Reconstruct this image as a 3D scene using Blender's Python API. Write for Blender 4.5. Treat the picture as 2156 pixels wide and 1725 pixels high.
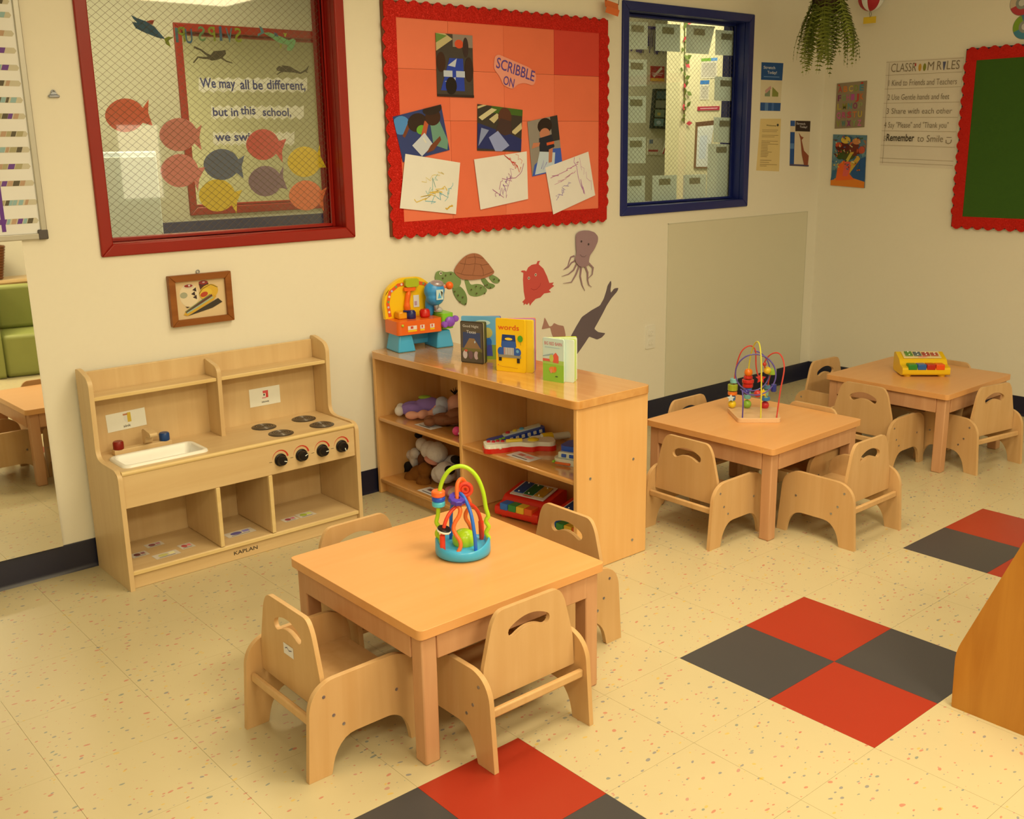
import bpy, bmesh, math, random
from mathutils import Vector, Matrix, Euler
random.seed(7)
for o in list(bpy.data.objects): bpy.data.objects.remove(o)
SC = bpy.context.scene
COL = SC.collection
PI = math.pi

# ------------------------------------------------------------------ camera
IW, IH = 2156.0, 1725.0
CAM = Vector((-2.69279, -1.72960, 1.42022))
YAW, PIT, ROL, FPX = 0.704887, -0.250132, -0.0160785, 2169.92
WY, WX = 1.840, 2.762            # back wall plane (Y) and right wall plane (X)
def cam_axes():
    cy, sy, cp, sp = math.cos(YAW), math.sin(YAW), math.cos(PIT), math.sin(PIT)
    f = Vector((sy*cp, cy*cp, sp)); r = Vector((cy, -sy, 0)); u = r.cross(f)
    c, s = math.cos(ROL), math.sin(ROL)
    return r*c + u*s, u*c - r*s, f
CR, CU, CF = cam_axes()
cd = bpy.data.cameras.new('camera'); cam = bpy.data.objects.new('camera', cd); COL.objects.link(cam)
cd.sensor_fit = 'HORIZONTAL'; cd.sensor_width = 36.0; cd.lens = 36.0*FPX/IW; cd.clip_start = .02
m = Matrix((CR, CU, -CF)).transposed().to_4x4(); m.translation = CAM
cam.matrix_world = m; SC.camera = cam
# a photo pixel gives a direction; the distance comes from the plane it lies on
def ray(px, py): return CF + CR*((px-IW/2)/FPX) + CU*((IH/2-py)/FPX)
def hit(px, py, ax, v):
    d = ray(px, py); return CAM + d*((v-CAM[ax])/d[ax])
def onwall(px, py, y=None):
    p = hit(px, py, 1, WY if y is None else y); return (p.x, p.z)
def onright(px, py, x=None):
    p = hit(px, py, 0, WX if x is None else x); return (-p.y, p.z)     # u runs to the right as one faces the wall
def onz(px, py, z=0): return hit(px, py, 2, z)

# ------------------------------------------------------------------ world, exposure, lamps
w = bpy.data.worlds.new('world'); SC.world = w; w.use_nodes = True
w.node_tree.nodes['Background'].inputs[0].default_value = (1.0, .86, .66, 1)
w.node_tree.nodes['Background'].inputs[1].default_value = 0.02
SC.view_settings.view_transform = 'Standard'; SC.view_settings.look = 'None'
SC.view_settings.exposure = 0.09; SC.view_settings.gamma = 1.0
SC.view_settings.use_curve_mapping = False
LAMPC = (1.0, .81, .48)          # warm fluorescent panels
CEIL = 2.70
# ceiling troffers of the classroom: (x, y, watts)
TROFFERS = [(-.55, -1.0, 36, 3.0), (-.45, .30, 16, 2.4), (-1.5, -3.1, 80, 3.1), (1.2, -3.3, 30, 3.1), (-3.2, -1.9, 30, 3.0)]

# ------------------------------------------------------------------ materials
def s2l(c):
    c = c/255.0
    return c/12.92 if c <= .04045 else ((c+.055)/1.055)**2.4
TINT = (1.06, .90, .62)
def A(r, g, b, k=1.0):
    """photo colour (sRGB 0-255 under the warm lamps) -> surface colour"""
    return tuple(min(.92, k*s2l(v)/t) for v, t in zip((r, g, b), TINT))
_M = {}
def M(r, g, b, rough=.55, k=1.0, spec=.4, vary=.05, metal=0.0, bump=0.0, raw=False):
    key = (r, g, b, rough, k, spec, vary, metal, bump, raw)
    if key in _M: return _M[key]
    m = bpy.data.materials.new('surface_%02x%02x%02x' % (int(r), int(g), int(b))); m.use_nodes = True
    nt = m.node_tree; p = nt.nodes['Principled BSDF']
    c = A(r, g, b, k)
    p.inputs['Roughness'].default_value = rough; p.inputs['Metallic'].default_value = metal
    p.inputs['Specular IOR Level'].default_value = spec
    tc = nt.nodes.new('ShaderNodeTexCoord'); nz = nt.nodes.new('ShaderNodeTexNoise')
    nz.inputs['Scale'].default_value = 60 if bump else 9; nz.inputs['Detail'].default_value = 3
    nt.links.new(tc.outputs['Object'], nz.inputs['Vector'])
    mx = nt.nodes.new('ShaderNodeMix'); mx.data_type = 'RGBA'
    mx.inputs[6].default_value = tuple(v*(1-vary) for v in c)+(1,)
    mx.inputs[7].default_value = tuple(min(1, v*(1+vary)) for v in c)+(1,)
    nt.links.new(nz.outputs['Fac'], mx.inputs[0]); nt.links.new(mx.outputs[2], p.inputs['Base Color'])
    if bump:
        b_ = nt.nodes.new('ShaderNodeBump'); b_.inputs['Strength'].default_value = bump
        b_.inputs['Distance'].default_value = .004
        nt.links.new(nz.outputs['Fac'], b_.inputs['Height']); nt.links.new(b_.outputs[0], p.inputs['Normal'])
    _M[key] = m; return m
def wood(name, c1, c2, axis=0, rough=.38, spec=.4, k=1.0, coat=0.0):
    m = bpy.data.materials.new(name); m.use_nodes = True; nt = m.node_tree; p = nt.nodes['Principled BSDF']
    tc = nt.nodes.new('ShaderNodeTexCoord'); mp = nt.nodes.new('ShaderNodeMapping')
    s = [26.0, 26.0, 26.0]; s[axis] = 2.2; mp.inputs['Scale'].default_value = s
    nt.links.new(tc.outputs['Object'], mp.inputs['Vector'])
    oi = nt.nodes.new('ShaderNodeObjectInfo')
    va = nt.nodes.new('ShaderNodeVectorMath'); va.operation = 'MULTIPLY_ADD'
    va.inputs[1].default_value = (17, 31, 23); nt.links.new(oi.outputs['Random'], va.inputs[0]); nt.links.new(mp.outputs[0], va.inputs[2])
    nz = nt.nodes.new('ShaderNodeTexNoise'); nz.inputs['Scale'].default_value = 1.0; nz.inputs['Detail'].default_value = 5
    nz.inputs['Distortion'].default_value = .6
    nt.links.new(va.outputs[0], nz.inputs['Vector'])
    n2 = nt.nodes.new('ShaderNodeTexNoise'); n2.inputs['Scale'].default_value = 3.0; n2.inputs['Detail'].default_value = 2
    nt.links.new(tc.outputs['Object'], n2.inputs['Vector'])
    ad = nt.nodes.new('ShaderNodeMath'); ad.operation = 'MULTIPLY_ADD'; ad.inputs[1].default_value = .7
    ml = nt.nodes.new('ShaderNodeMath'); ml.operation = 'MULTIPLY'; ml.inputs[1].default_value = .3
    nt.links.new(n2.outputs['Fac'], ml.inputs[0]); nt.links.new(nz.outputs['Fac'], ad.inputs[0]); nt.links.new(ml.outputs[0], ad.inputs[2])
    cr = nt.nodes.new('ShaderNodeValToRGB'); cr.color_ramp.elements[0].position = .30; cr.color_ramp.elements[1].position = .68
    cr.color_ramp.elements[0].color = A(*c1, k)+(1,); cr.color_ramp.elements[1].color = A(*c2, k)+(1,)
    nt.links.new(ad.outputs[0], cr.inputs[0]); nt.links.new(cr.outputs[0], p.inputs['Base Color'])
    p.inputs['Roughness'].default_value = rough; p.inputs['Specular IOR Level'].default_value = spec
    p.inputs['Coat Weight'].default_value = coat; p.inputs['Coat Roughness'].default_value = .07
    return m
def emis(r, g, b, s, name='lamp_diffuser'):
    m = bpy.data.materials.new(name); m.use_nodes = True; nt = m.node_tree; p = nt.nodes['Principled BSDF']
    p.inputs['Base Color'].default_value = A(r, g, b)+(1,); p.inputs['Emission Color'].default_value = (s2l(r), s2l(g), s2l(b), 1)
    p.inputs['Emission Strength'].default_value = s; return m
def glass_mat(name, tint=(.9, .9, .86), gloss=1.0, rough=.02, ior=1.45):
    m = bpy.data.materials.new(name); m.use_nodes = True; nt = m.node_tree
    nt.nodes.remove(nt.nodes['Principled BSDF']); out = nt.nodes['Material Output']
    tr = nt.nodes.new('ShaderNodeBsdfTransparent'); tr.inputs[0].default_value = tint+(1,)
    gl = nt.nodes.new('ShaderNodeBsdfGlossy'); gl.inputs['Roughness'].default_value = rough; gl.inputs[0].default_value = (gloss,)*3+(1,)
    lw = nt.nodes.new('ShaderNodeLayerWeight'); lw.inputs[0].default_value = .5
    pw = nt.nodes.new('ShaderNodeMath'); pw.operation = 'POWER'; pw.inputs[1].default_value = 5; nt.links.new(lw.outputs['Facing'], pw.inputs[0])
    fr = nt.nodes.new('ShaderNodeMath'); fr.operation = 'MULTIPLY_ADD'; fr.inputs[1].default_value = .955; fr.inputs[2].default_value = .045; nt.links.new(pw.outputs[0], fr.inputs[0])
    mx = nt.nodes.new('ShaderNodeMixShader')
    nt.links.new(fr.outputs[0], mx.inputs[0]); nt.links.new(tr.outputs[0], mx.inputs[1]); nt.links.new(gl.outputs[0], mx.inputs[2])
    nt.links.new(mx.outputs[0], out.inputs['Surface']); return m
def paper_thin(r, g, b):
    m = bpy.data.materials.new('thin_paper'); m.use_nodes = True; nt = m.node_tree; p = nt.nodes['Principled BSDF']
    p.inputs['Base Color'].default_value = A(r, g, b)+(1,); p.inputs['Roughness'].default_value = .8
    tl = nt.nodes.new('ShaderNodeBsdfTranslucent'); tl.inputs[0].default_value = A(r, g, b)+(1,)
    mx = nt.nodes.new('ShaderNodeMixShader'); mx.inputs[0].default_value = .5
    nt.links.new(p.outputs[0], mx.inputs[1]); nt.links.new(tl.outputs[0], mx.inputs[2]); nt.links.new(mx.outputs[0], nt.nodes['Material Output'].inputs['Surface']); return m
def glitter(r, g, b):
    m = M(r, g, b, .35, vary=.1).copy(); m.name = 'glitter_foil'; nt = m.node_tree; p = nt.nodes['Principled BSDF']
    tc = nt.nodes.new('ShaderNodeTexCoord'); vo = nt.nodes.new('ShaderNodeTexVoronoi'); vo.inputs['Scale'].default_value = 330
    nt.links.new(tc.outputs['Object'], vo.inputs['Vector'])
    sub = nt.nodes.new('ShaderNodeVectorMath'); sub.operation = 'SUBTRACT'; sub.inputs[1].default_value = (.5, .5, .5)
    nt.links.new(vo.outputs['Color'], sub.inputs[0])
    sc = nt.nodes.new('ShaderNodeVectorMath'); sc.operation = 'SCALE'; sc.inputs['Scale'].default_value = .55; nt.links.new(sub.outputs[0], sc.inputs[0])
    ge = nt.nodes.new('ShaderNodeNewGeometry'); ad = nt.nodes.new('ShaderNodeVectorMath'); ad.operation = 'ADD'
    nt.links.new(ge.outputs['Normal'], ad.inputs[0]); nt.links.new(sc.outputs[0], ad.inputs[1])
    nm = nt.nodes.new('ShaderNodeVectorMath'); nm.operation = 'NORMALIZE'; nt.links.new(ad.outputs[0], nm.inputs[0])
    nt.links.new(nm.outputs[0], p.inputs['Normal']); p.inputs['Metallic'].default_value = .35; return m

WALL = M(241, 223, 182, .55, vary=.012, bump=.03)
MAPLE = wood('maple', (217, 174, 111), (229, 189, 125), 0)
MAPLEV = wood('maple_upright', (217, 174, 111), (229, 189, 125), 2)
MAPLED = wood('maple_shelf', (217, 174, 111), (229, 189, 125), 0)
EDGE = wood('maple_edge', (228, 186, 110), (240, 202, 130), 0, .35)
BIRCH = wood('birch_chair', (206, 154, 90), (219, 170, 106), 2, .4)
TABTOP = wood('maple_laminate', (228, 156, 82), (234, 165, 92), 0, .3, .5)
LEGW = wood('maple_leg', (198, 138, 86), (214, 156, 102), 2, .4)
OAK = wood('honey_birch', (232, 168, 90), (241, 182, 106), 2, .3, .5)
OAKH = wood('honey_birch_shelf', (206, 136, 60), (226, 160, 82), 1, .22, .5, coat=.9)
AMBER = wood('amber_plywood', (176, 108, 30), (196, 128, 42), 2, .4)
BROWNW = wood('walnut_frame', (128, 66, 18), (160, 92, 34), 0, .4)
NAVY = M(24, 24, 40, .35, spec=.5)
WHITE = M(240, 232, 214, .5); PAPER = M(246, 236, 214, .7, vary=.02)
BLACK = M(22, 18, 16, .35); STEEL = M(170, 165, 155, .3, metal=.9)

# ------------------------------------------------------------------ mesh helpers
def finish(me, smooth=True, ang=38):
    if smooth:
        for p in me.polygons: p.use_smooth = True
        me.set_sharp_from_angle(angle=math.radians(ang))
class MB:
    def __init__(s): s.v = []; s.f = []; s.mi = []; s.cur = 0
    def add(s, vs, fs):
        o = len(s.v); s.v += [tuple(v) for v in vs]
        for f in fs: s.f.append(tuple(i+o for i in f)); s.mi.append(s.cur)
        return s
    def box(s, a, b, M_=None):
        x0, y0, z0 = a; x1, y1, z1 = b
        vs = [Vector(p) for p in ((x0,y0,z0),(x1,y0,z0),(x1,y1,z0),(x0,y1,z0),(x0,y0,z1),(x1,y0,z1),(x1,y1,z1),(x0,y1,z1))]
        if M_: vs = [M_ @ v for v in vs]
        return s.add(vs, [(0,3,2,1),(4,5,6,7),(0,1,5,4),(1,2,6,5),(2,3,7,6),(3,0,4,7)])
    def prism(s, poly, t0, t1, axis=2, holes=()):
        """poly: 2D outline; extruded along axis (0: (y,z)->x, 1: (x,z)->y, 2: (x,y)->z)"""
        def P(p, t): return (t, p[0], p[1]) if axis == 0 else ((p[0], t, p[1]) if axis == 1 else (p[0], p[1], t))
        bm = bmesh.new()
        def ring(pts): return [bm.verts.new((p[0], p[1], 0)) for p in pts]
        rings = [ring(poly)] + [ring(h) for h in holes]
        ed = []
        for r in rings:
            for i in range(len(r)): ed.append(bm.edges.new((r[i], r[(i+1) % len(r)])))
        bmesh.ops.triangle_fill(bm, use_beauty=True, use_dissolve=False, edges=ed)
        bm.verts.index_update()
        n = len(bm.verts); co = [(v.co.x, v.co.y) for v in bm.verts]
        tris = [tuple(v.index for v in f.verts) for f in bm.faces]
        loops = [[v.index for v in r] for r in rings]; bm.free()
        vs = [P(c, t0) for c in co] + [P(c, t1) for c in co]
        fs = []
        def area(t): (ax, ay), (bx, by), (cx, cy) = (co[i] for i in t); return (bx-ax)*(cy-ay)-(by-ay)*(cx-ax)
        flip = (axis == 1)
        for t in tris:
            up = t if area(t) > 0 else t[::-1]
            if flip: up = up[::-1]
            hi = t1 > t0
            fs.append(tuple(i+n for i in up) if hi else tuple(i+n for i in up[::-1]))
            fs.append(up[::-1] if hi else up)
        for li, l in enumerate(loops):
            A2 = sum(co[l[i]][0]*co[l[(i+1) % len(l)]][1]-co[l[(i+1) % len(l)]][0]*co[l[i]][1] for i in range(len(l)))
            ccw = A2 > 0
            if li > 0: ccw = not ccw
            if flip: ccw = not ccw
            if t1 < t0: ccw = not ccw
            for i in range(len(l)):
                a, b = l[i], l[(i+1) % len(l)]
                fs.append((a, b, b+n, a+n) if ccw else (b, a, a+n, b+n))
        return s.add(vs, fs)
    def tube(s, path, r, n=8, closed=False, caps=True):
        path = [Vector(p) for p in path]; N = len(path)
        rs = r if isinstance(r, (list, tuple)) else [r]*N
        vs = []; prev = None
        for i, p in enumerate(path):
            if closed: t = path[(i+1) % N]-path[i-1]
            else: t = path[min(i+1, N-1)]-path[max(i-1, 0)]
            t.normalize()
            if prev is None:
                a = Vector((0, 0, 1)) if abs(t.z) < .9 else Vector((1, 0, 0))
                u = t.cross(a).normalized()
            else:
                u = (prev-t*prev.dot(t)).normalized()
            prev = u; v = t.cross(u)
            for k in range(n):
                th = 2*PI*k/n; vs.append(p+(u*math.cos(th)+v*math.sin(th))*rs[i])
        fs = []
        for i in range(N if closed else N-1):
            j = (i+1) % N
            for k in range(n): fs.append((i*n+k, i*n+(k+1) % n, j*n+(k+1) % n, j*n+k))
        if caps and not closed: fs += [tuple(range(n))[::-1], tuple((N-1)*n+k for k in range(n))]
        return s.add(vs, fs)
    def lathe(s, prof, c=(0, 0, 0), n=20, axis=2, M_=None):
        vs = []; fs = []; k = len(prof); c = Vector(c)
        for i in range(n):
            a = 2*PI*i/n
            for r, h in prof:
                p = Vector((r*math.cos(a), r*math.sin(a), h))
                if axis == 1: p = Vector((p.x, -p.z, p.y))
                elif axis == 0: p = Vector((p.z, p.x, p.y))
                p += c
                vs.append(M_ @ p if M_ else p)
        for i in range(n):
            j = (i+1) % n
            for q in range(k-1): fs.append((i*k+q, j*k+q, j*k+q+1, i*k+q+1))
        if prof[0][0] > 1e-6: fs.append(tuple(i*k for i in range(n))[::-1])
        if prof[-1][0] > 1e-6: fs.append(tuple(i*k+k-1 for i in range(n)))
        return s.add(vs, fs)
    def ball(s, c, r, n=14, m=8, M_=None):
        if not isinstance(r, (tuple, list)): r = (r, r, r)
        prof = [(max(0, math.sin(PI*i/m)), -math.cos(PI*i/m)) for i in range(m+1)]
        T = Matrix.Translation(Vector(c)) @ (M_ if M_ else Matrix()) @ Matrix.Diagonal((*r, 1))
        return s.lathe(prof, n=n, M_=T)
    def torus(s, c, R, r, n=24, m=8, M_=None):
        T = Matrix.Translation(Vector(c)) @ (M_ if M_ else Matrix())
        return s.tube([T @ Vector((R*math.cos(2*PI*i/n), R*math.sin(2*PI*i/n), 0)) for i in range(n)], r, m, closed=True)
    def mesh(s, name, smooth=True, ang=38):
        me = bpy.data.meshes.new(name); me.from_pydata(s.v, [], s.f)
        if any(s.mi): me.polygons.foreach_set('material_index', s.mi)
        bm = bmesh.new(); bm.from_mesh(me); bmesh.ops.remove_doubles(bm, verts=bm.verts, dist=1e-6)
        bm.to_mesh(me); bm.free(); me.update(); finish(me, smooth, ang); return me
    def build(s, name, mat, parent=None, bevel=0, seg=2, smooth=True, loc=None, rot=None, ang=38):
        me = s.mesh(name, smooth, ang)
        for q in (mat if isinstance(mat, (list, tuple)) else [mat]): me.materials.append(q)
        return link(name, me, parent, bevel, seg, loc, rot)
def link(name, me, parent=None, bevel=0, seg=2, loc=None, rot=None):
    o = bpy.data.objects.new(name, me); COL.objects.link(o)
    if parent: o.parent = parent
    if loc is not None: o.location = loc
    if rot is not None: o.rotation_euler = rot
    if bevel:
        b = o.modifiers.new('soft_edge', 'BEVEL'); b.width = bevel; b.segments = seg; b.limit_method = 'ANGLE'; b.angle_limit = math.radians(50)
    return o
def tag(o, label, cat, group=None, kind=None):
    o['label'] = label; o['category'] = cat
    if group: o['group'] = group
    if kind: o['kind'] = kind
    return o
def thing(name, label, cat, loc=(0, 0, 0), rot=(0, 0, 0), group=None):
    o = bpy.data.objects.new(name, None); COL.objects.link(o); o.empty_display_size = .05
    o.location = loc; o.rotation_euler = rot; return tag(o, label, cat, group)
def struct(o): o['kind'] = 'structure'; return o
def copy_tree(o, parent=None):
    c = o.copy(); COL.objects.link(c); c.parent = parent
    for ch in o.children: copy_tree(ch, c)
    return c
def rrect(x0, y0, x1, y1, r, n=5):
    pts = []
    for cx, cy, a in ((x1-r, y0+r, -90), (x1-r, y1-r, 0), (x0+r, y1-r, 90), (x0+r, y0+r, 180)):
        for i in range(n+1):
            t = math.radians(a+90*i/n); pts.append((cx+r*math.cos(t), cy+r*math.sin(t)))
    return pts
def roundpoly(pts, rad, n=4):
    """round the corners of a polygon; rad: one radius or one per corner"""
    out = []; N = len(pts)
    for i in range(N):
        p = Vector(pts[i]).to_2d(); a = Vector(pts[i-1]).to_2d(); b = Vector(pts[(i+1) % N]).to_2d()
        r = rad[i] if isinstance(rad, (list, tuple)) else rad
        if r <= 0: out.append(tuple(p)); continue
        d1 = (a-p); d2 = (b-p); l = min(r, d1.length*.49, d2.length*.49)
        s_, e_ = p+d1.normalized()*l, p+d2.normalized()*l
        for k in range(n+1):
            t = k/n; q = s_*(1-t)**2+p*2*t*(1-t)+e_*t*t; out.append((q.x, q.y))
    return out
def ell(cx, cy, rx, ry, n=20, a0=0, rot=0):
    c, s = math.cos(rot), math.sin(rot); out = []
    for i in range(n):
        t = a0+2*PI*i/n; x, y = rx*math.cos(t), ry*math.sin(t); out.append((cx+c*x-s*y, cy+s*x+c*y))
    return out
def stroke(pts, w):
    """2D polyline -> outline polygon"""
    pts = [Vector(p).to_2d() for p in pts]; L = []; R_ = []
    for i, p in enumerate(pts):
        t = (pts[min(i+1, len(pts)-1)]-pts[max(i-1, 0)]).normalized(); n = Vector((-t.y, t.x))
        ww = (w[i] if isinstance(w, (list, tuple)) else w)/2
        L.append(tuple(p+n*ww)); R_.append(tuple(p-n*ww))
    return L+R_[::-1]
_T = {}
def text_mesh(txt, bold=0.0):
    key = (txt, bold)
    if key in _T: return _T[key]
    cu = bpy.data.curves.new('lettering', 'FONT'); cu.body = txt; cu.size = 1.0; cu.resolution_u = 3; cu.offset = bold
    ob = bpy.data.objects.new('lettering', cu); me = bpy.data.meshes.new_from_object(ob)
    vs = [v.co.copy() for v in me.vertices]; fs = [tuple(p.vertices) for p in me.polygons]
    bpy.data.objects.remove(ob); bpy.data.meshes.remove(me); bpy.data.curves.remove(cu)
    x0 = min(v.x for v in vs); x1 = max(v.x for v in vs); y0 = min(v.y for v in vs); y1 = max(v.y for v in vs)
    _T[key] = (vs, fs, x0, x1, y0, y1); return _T[key]
class Print:
    """flat print in the local xy plane: coloured shapes and lettering in thin layers of ink"""
    def __init__(s, z=.0004, dz=.00012): s.b = MB(); s.mats = []; s.z = z; s.dz = dz; s.n = 0
    def mat(s, c, rough=.6):
        m = c if isinstance(c, bpy.types.Material) else M(*c, rough)
        if m not in s.mats: s.mats.append(m)
        s.b.cur = s.mats.index(m)
    def poly(s, pts, c):
        s.mat(c); z = s.z+s.dz*s.n; s.n += 1
        bm = bmesh.new(); vs = [bm.verts.new((p[0], p[1], 0)) for p in pts]
        es = [bm.edges.new((vs[i], vs[(i+1) % len(vs)])) for i in range(len(vs))]
        bmesh.ops.triangle_fill(bm, use_beauty=True, edges=es); bm.verts.index_update()
        co = [v.co for v in bm.verts]; fs = []
        for f in bm.faces:
            t = tuple(v.index for v in f.verts); a, b, c_ = (co[i] for i in t)
            fs.append(t if (b-a).cross(c_-a).z > 0 else t[::-1])
        s.b.add([(q.x, q.y, z) for q in co], fs); bm.free(); return s
    def rect(s, x0, y0, x1, y1, c): return s.poly([(x0, y0), (x1, y0), (x1, y1), (x0, y1)], c)
    def line(s, pts, w, c):
        s.mat(c); z = s.z+s.dz*s.n; s.n += 1; k = len(pts); P = stroke(pts, w); L, R_ = P[:k], P[k:][::-1]
        for i in range(k-1): s.b.add([(q[0], q[1], z+i*1e-6) for q in (R_[i], R_[i+1], L[i+1], L[i])], [(0, 1, 2, 3)])
        return s
    def text(s, txt, x, y, h, c, width=None, rot=0, mirror=False, center=False, bold=.012):
        s.mat(c); vs, fs, x0, x1, y0, y1 = text_mesh(txt, bold)
        sy = h/.72; sx = width/(x1-x0) if width else sy
        z = s.z+s.dz*s.n; s.n += 1; c_, s_ = math.cos(rot), math.sin(rot); out = []
        ox = -(x1-x0)*sx/2 if center else 0
        for v in vs:
            a = (v.x-x0)*sx; b = v.y*sy
            if mirror: a = (x1-x0)*sx-a
            a += ox
            out.append((x+c_*a-s_*b, y+s_*a+c_*b, z))
        s.b.add(out, [f[::-1] for f in fs] if mirror else fs); return s
    def build(s, name, parent, loc=None, rot=None):
        return s.b.build(name, s.mats, parent, smooth=False, loc=loc, rot=rot)
ROTB = (PI/2, 0, 0); ROTR = (PI/2, 0, -PI/2)
def wall_thing(name, label, cat, x, z, off=0.0, group=None, y=None):
    return thing(name, label, cat, (x, (WY if y is None else y)-off, z), ROTB, group)
def right_thing(name, label, cat, u, z, off=0.0, group=None):
    return thing(name, label, cat, (WX-off, -u, z), ROTR, group)
def sheet(parent, poly, mat, t=.0012, name='sheet', z0=0.0):
    return MB().prism(poly, z0, z0+t).build(name, mat, parent, smooth=False)

# ================================================================== THE SETTING
RX0, RX1, RY0, RY1 = -4.3, WX, -5.2, WY      # classroom box
T = .3048
def floor_mat(name, base, flecks=True):
    m = bpy.data.materials.new(name); m.use_nodes = True; nt = m.node_tree; p = nt.nodes['Principled BSDF']
    ge = nt.nodes.new('ShaderNodeNewGeometry'); L = nt.links.new
    n0 = nt.nodes.new('ShaderNodeTexNoise'); n0.inputs['Scale'].default_value = 3.0; n0.inputs['Detail'].default_value = 4
    L(ge.outputs['Position'], n0.inputs['Vector'])
    mx = nt.nodes.new('ShaderNodeMix'); mx.data_type = 'RGBA'
    mx.inputs[6].default_value = A(*base, .95)+(1,); mx.inputs[7].default_value = A(*base, 1.04)+(1,)
    L(n0.outputs['Fac'], mx.inputs[0]); col = mx.outputs[2]
    if flecks:
        n1 = nt.nodes.new('ShaderNodeTexNoise'); n1.inputs['Scale'].default_value = 14; L(ge.outputs['Position'], n1.inputs['Vector'])
        for scale, rot, thr, dens in ((29, .5, .10, .27), (24, 1.9, .085, .30), (42, -.4, .10, .25)):
            mp = nt.nodes.new('ShaderNodeMapping'); mp.inputs['Rotation'].default_value = (0, 0, rot); mp.inputs['Scale'].default_value = (scale, scale*1.7, scale)
            av = nt.nodes.new('ShaderNodeVectorMath'); av.operation = 'MULTIPLY_ADD'; av.inputs[1].default_value = (.03, .03, 0)
            L(n1.outputs['Color'], av.inputs[0]); L(ge.outputs['Position'], av.inputs[2]); L(av.outputs[0], mp.inputs['Vector'])
            vo = nt.nodes.new('ShaderNodeTexVoronoi'); vo.voronoi_dimensions = '2D'; vo.inputs['Scale'].default_value = 1; L(mp.outputs[0], vo.inputs['Vector'])
            sp = nt.nodes.new('ShaderNodeSeparateColor'); L(vo.outputs['Color'], sp.inputs[0])
            lt = nt.nodes.new('ShaderNodeMath'); lt.operation = 'LESS_THAN'
            th = nt.nodes.new('ShaderNodeMath'); th.operation = 'MULTIPLY'; th.inputs[1].default_value = thr*2; L(sp.outputs[1], th.inputs[0])
            L(vo.outputs['Distance'], lt.inputs[0]); L(th.outputs[0], lt.inputs[1])
            l2 = nt.nodes.new('ShaderNodeMath'); l2.operation = 'LESS_THAN'; l2.inputs[1].default_value = dens; L(sp.outputs[2], l2.inputs[0])
            ml = nt.nodes.new('ShaderNodeMath'); ml.operation = 'MULTIPLY'; L(lt.outputs[0], ml.inputs[0]); L(l2.outputs[0], ml.inputs[1])
            m3 = nt.nodes.new('ShaderNodeMath'); m3.operation = 'MULTIPLY'; m3.inputs[1].default_value = .62; L(ml.outputs[0], m3.inputs[0])
            cr = nt.nodes.new('ShaderNodeValToRGB'); cr.color_ramp.interpolation = 'CONSTANT'; e = cr.color_ramp.elements
            e[0].position = 0; e[0].color = A(196, 84, 70)+(1,); e[1].position = .36; e[1].color = A(96, 104, 116)+(1,)
            for pos, c in ((.58, (218, 170, 60)), (.72, (190, 110, 100)), (.86, (80, 110, 110))):
                q = e.new(pos); q.color = A(*c)+(1,)
            L(sp.outputs[0], cr.inputs[0])
            mm = nt.nodes.new('ShaderNodeMix'); mm.data_type = 'RGBA'; L(m3.outputs[0], mm.inputs[0]); L(col, mm.inputs[6]); L(cr.outputs[0], mm.inputs[7]); col = mm.outputs[2]
    L(col, p.inputs['Base Color']); p.inputs['Roughness'].default_value = .32; p.inputs['Specular IOR Level'].default_value = .35
    return m
VCT = floor_mat('speckled_vinyl', (206, 181, 126)); VRED = floor_mat('red_vinyl', (170, 50, 27), False); VBLK = floor_mat('charcoal_vinyl', (72, 66, 60), False)
floor = struct(MB().box((RX0-.2, RY0-.2, -.12), (RX1+.15, RY1+.15, -.002)).build('floor', VCT, smooth=False))
tm = {}
for k, mt in (('c', VCT), ('r', VRED), ('k', VBLK)):
    g = .00035
    me = MB().box((g, g, -.003), (T-g, T-g, 0)).mesh('tile', False); me.materials.append(mt); tm[k] = me
ntile = 0
for ix in range(-14, 10):
    for iy in range(-6, 7):
        x0, y0 = ix*T, iy*T
        if x0 >= WX-.02 or y0 >= WY-.02: continue
        c = Vector((x0+T/2, y0+T/2, 0)); d = c-CAM; zz = d.dot(CF)
        if zz < .3: continue
        u_, v_ = FPX*d.dot(CR)/zz, FPX*d.dot(CU)/zz
        if abs(u_) > 1500 or v_ < -1150: continue
        k = 'c'
        if iy in (-1, -2):
            bx = ix % 4
            if bx in (2, 3): k = 'r' if (bx == 3) == (iy == -1) else 'k'
        w_ = min(T, WX-x0); h_ = min(T, WY-y0)
        o = link('tile', tm[k], floor); o.location = (x0, y0, 0)
        if w_ < T or h_ < T: o.scale = (w_/T, h_/T, 1)
        ntile += 1
# ---- walls
TH = .15
W1 = (-1.4700, -.4680, 1.0780, 2.0760)     # red window, outer edge of frame
W2 = (1.0600, 2.0680, 1.0780, 2.0760)      # blue window
W3 = (-.275, .735, 1.075, 2.085)           # window across the corridor
FY = 3.84                                   # corridor far wall
def holes_wall(name, xa, xb, ya, yb, za, zb, holes, mat):
    b = MB(); xs = xa
    for (h0, h1, z0, z1) in holes:
        b.box((xs, ya, za), (h0, yb, zb)); b.box((h0, ya, za), (h1, yb, z0)); b.box((h0, ya, z1), (h1, yb, zb)); xs = h1
    b.box((xs, ya, za), (xb, yb, zb))
    return struct(b.build(name, mat, smooth=False))
ins = .012
holes_wall('wall_back', RX0, RX1, WY, WY+TH, 0, CEIL, [(W[0]+ins, W[1]-ins, W[2]+ins, W[3]-ins) for W in (W1, W2)], WALL)
struct(MB().box((WX, RY0, 0), (WX+TH, WY+TH, CEIL)).build('wall_right', WALL, smooth=False))
struct(MB().box((RX0-TH, RY0, 0), (RX0, WY+TH, CEIL)).build('wall_left', WALL, smooth=False))
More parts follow.
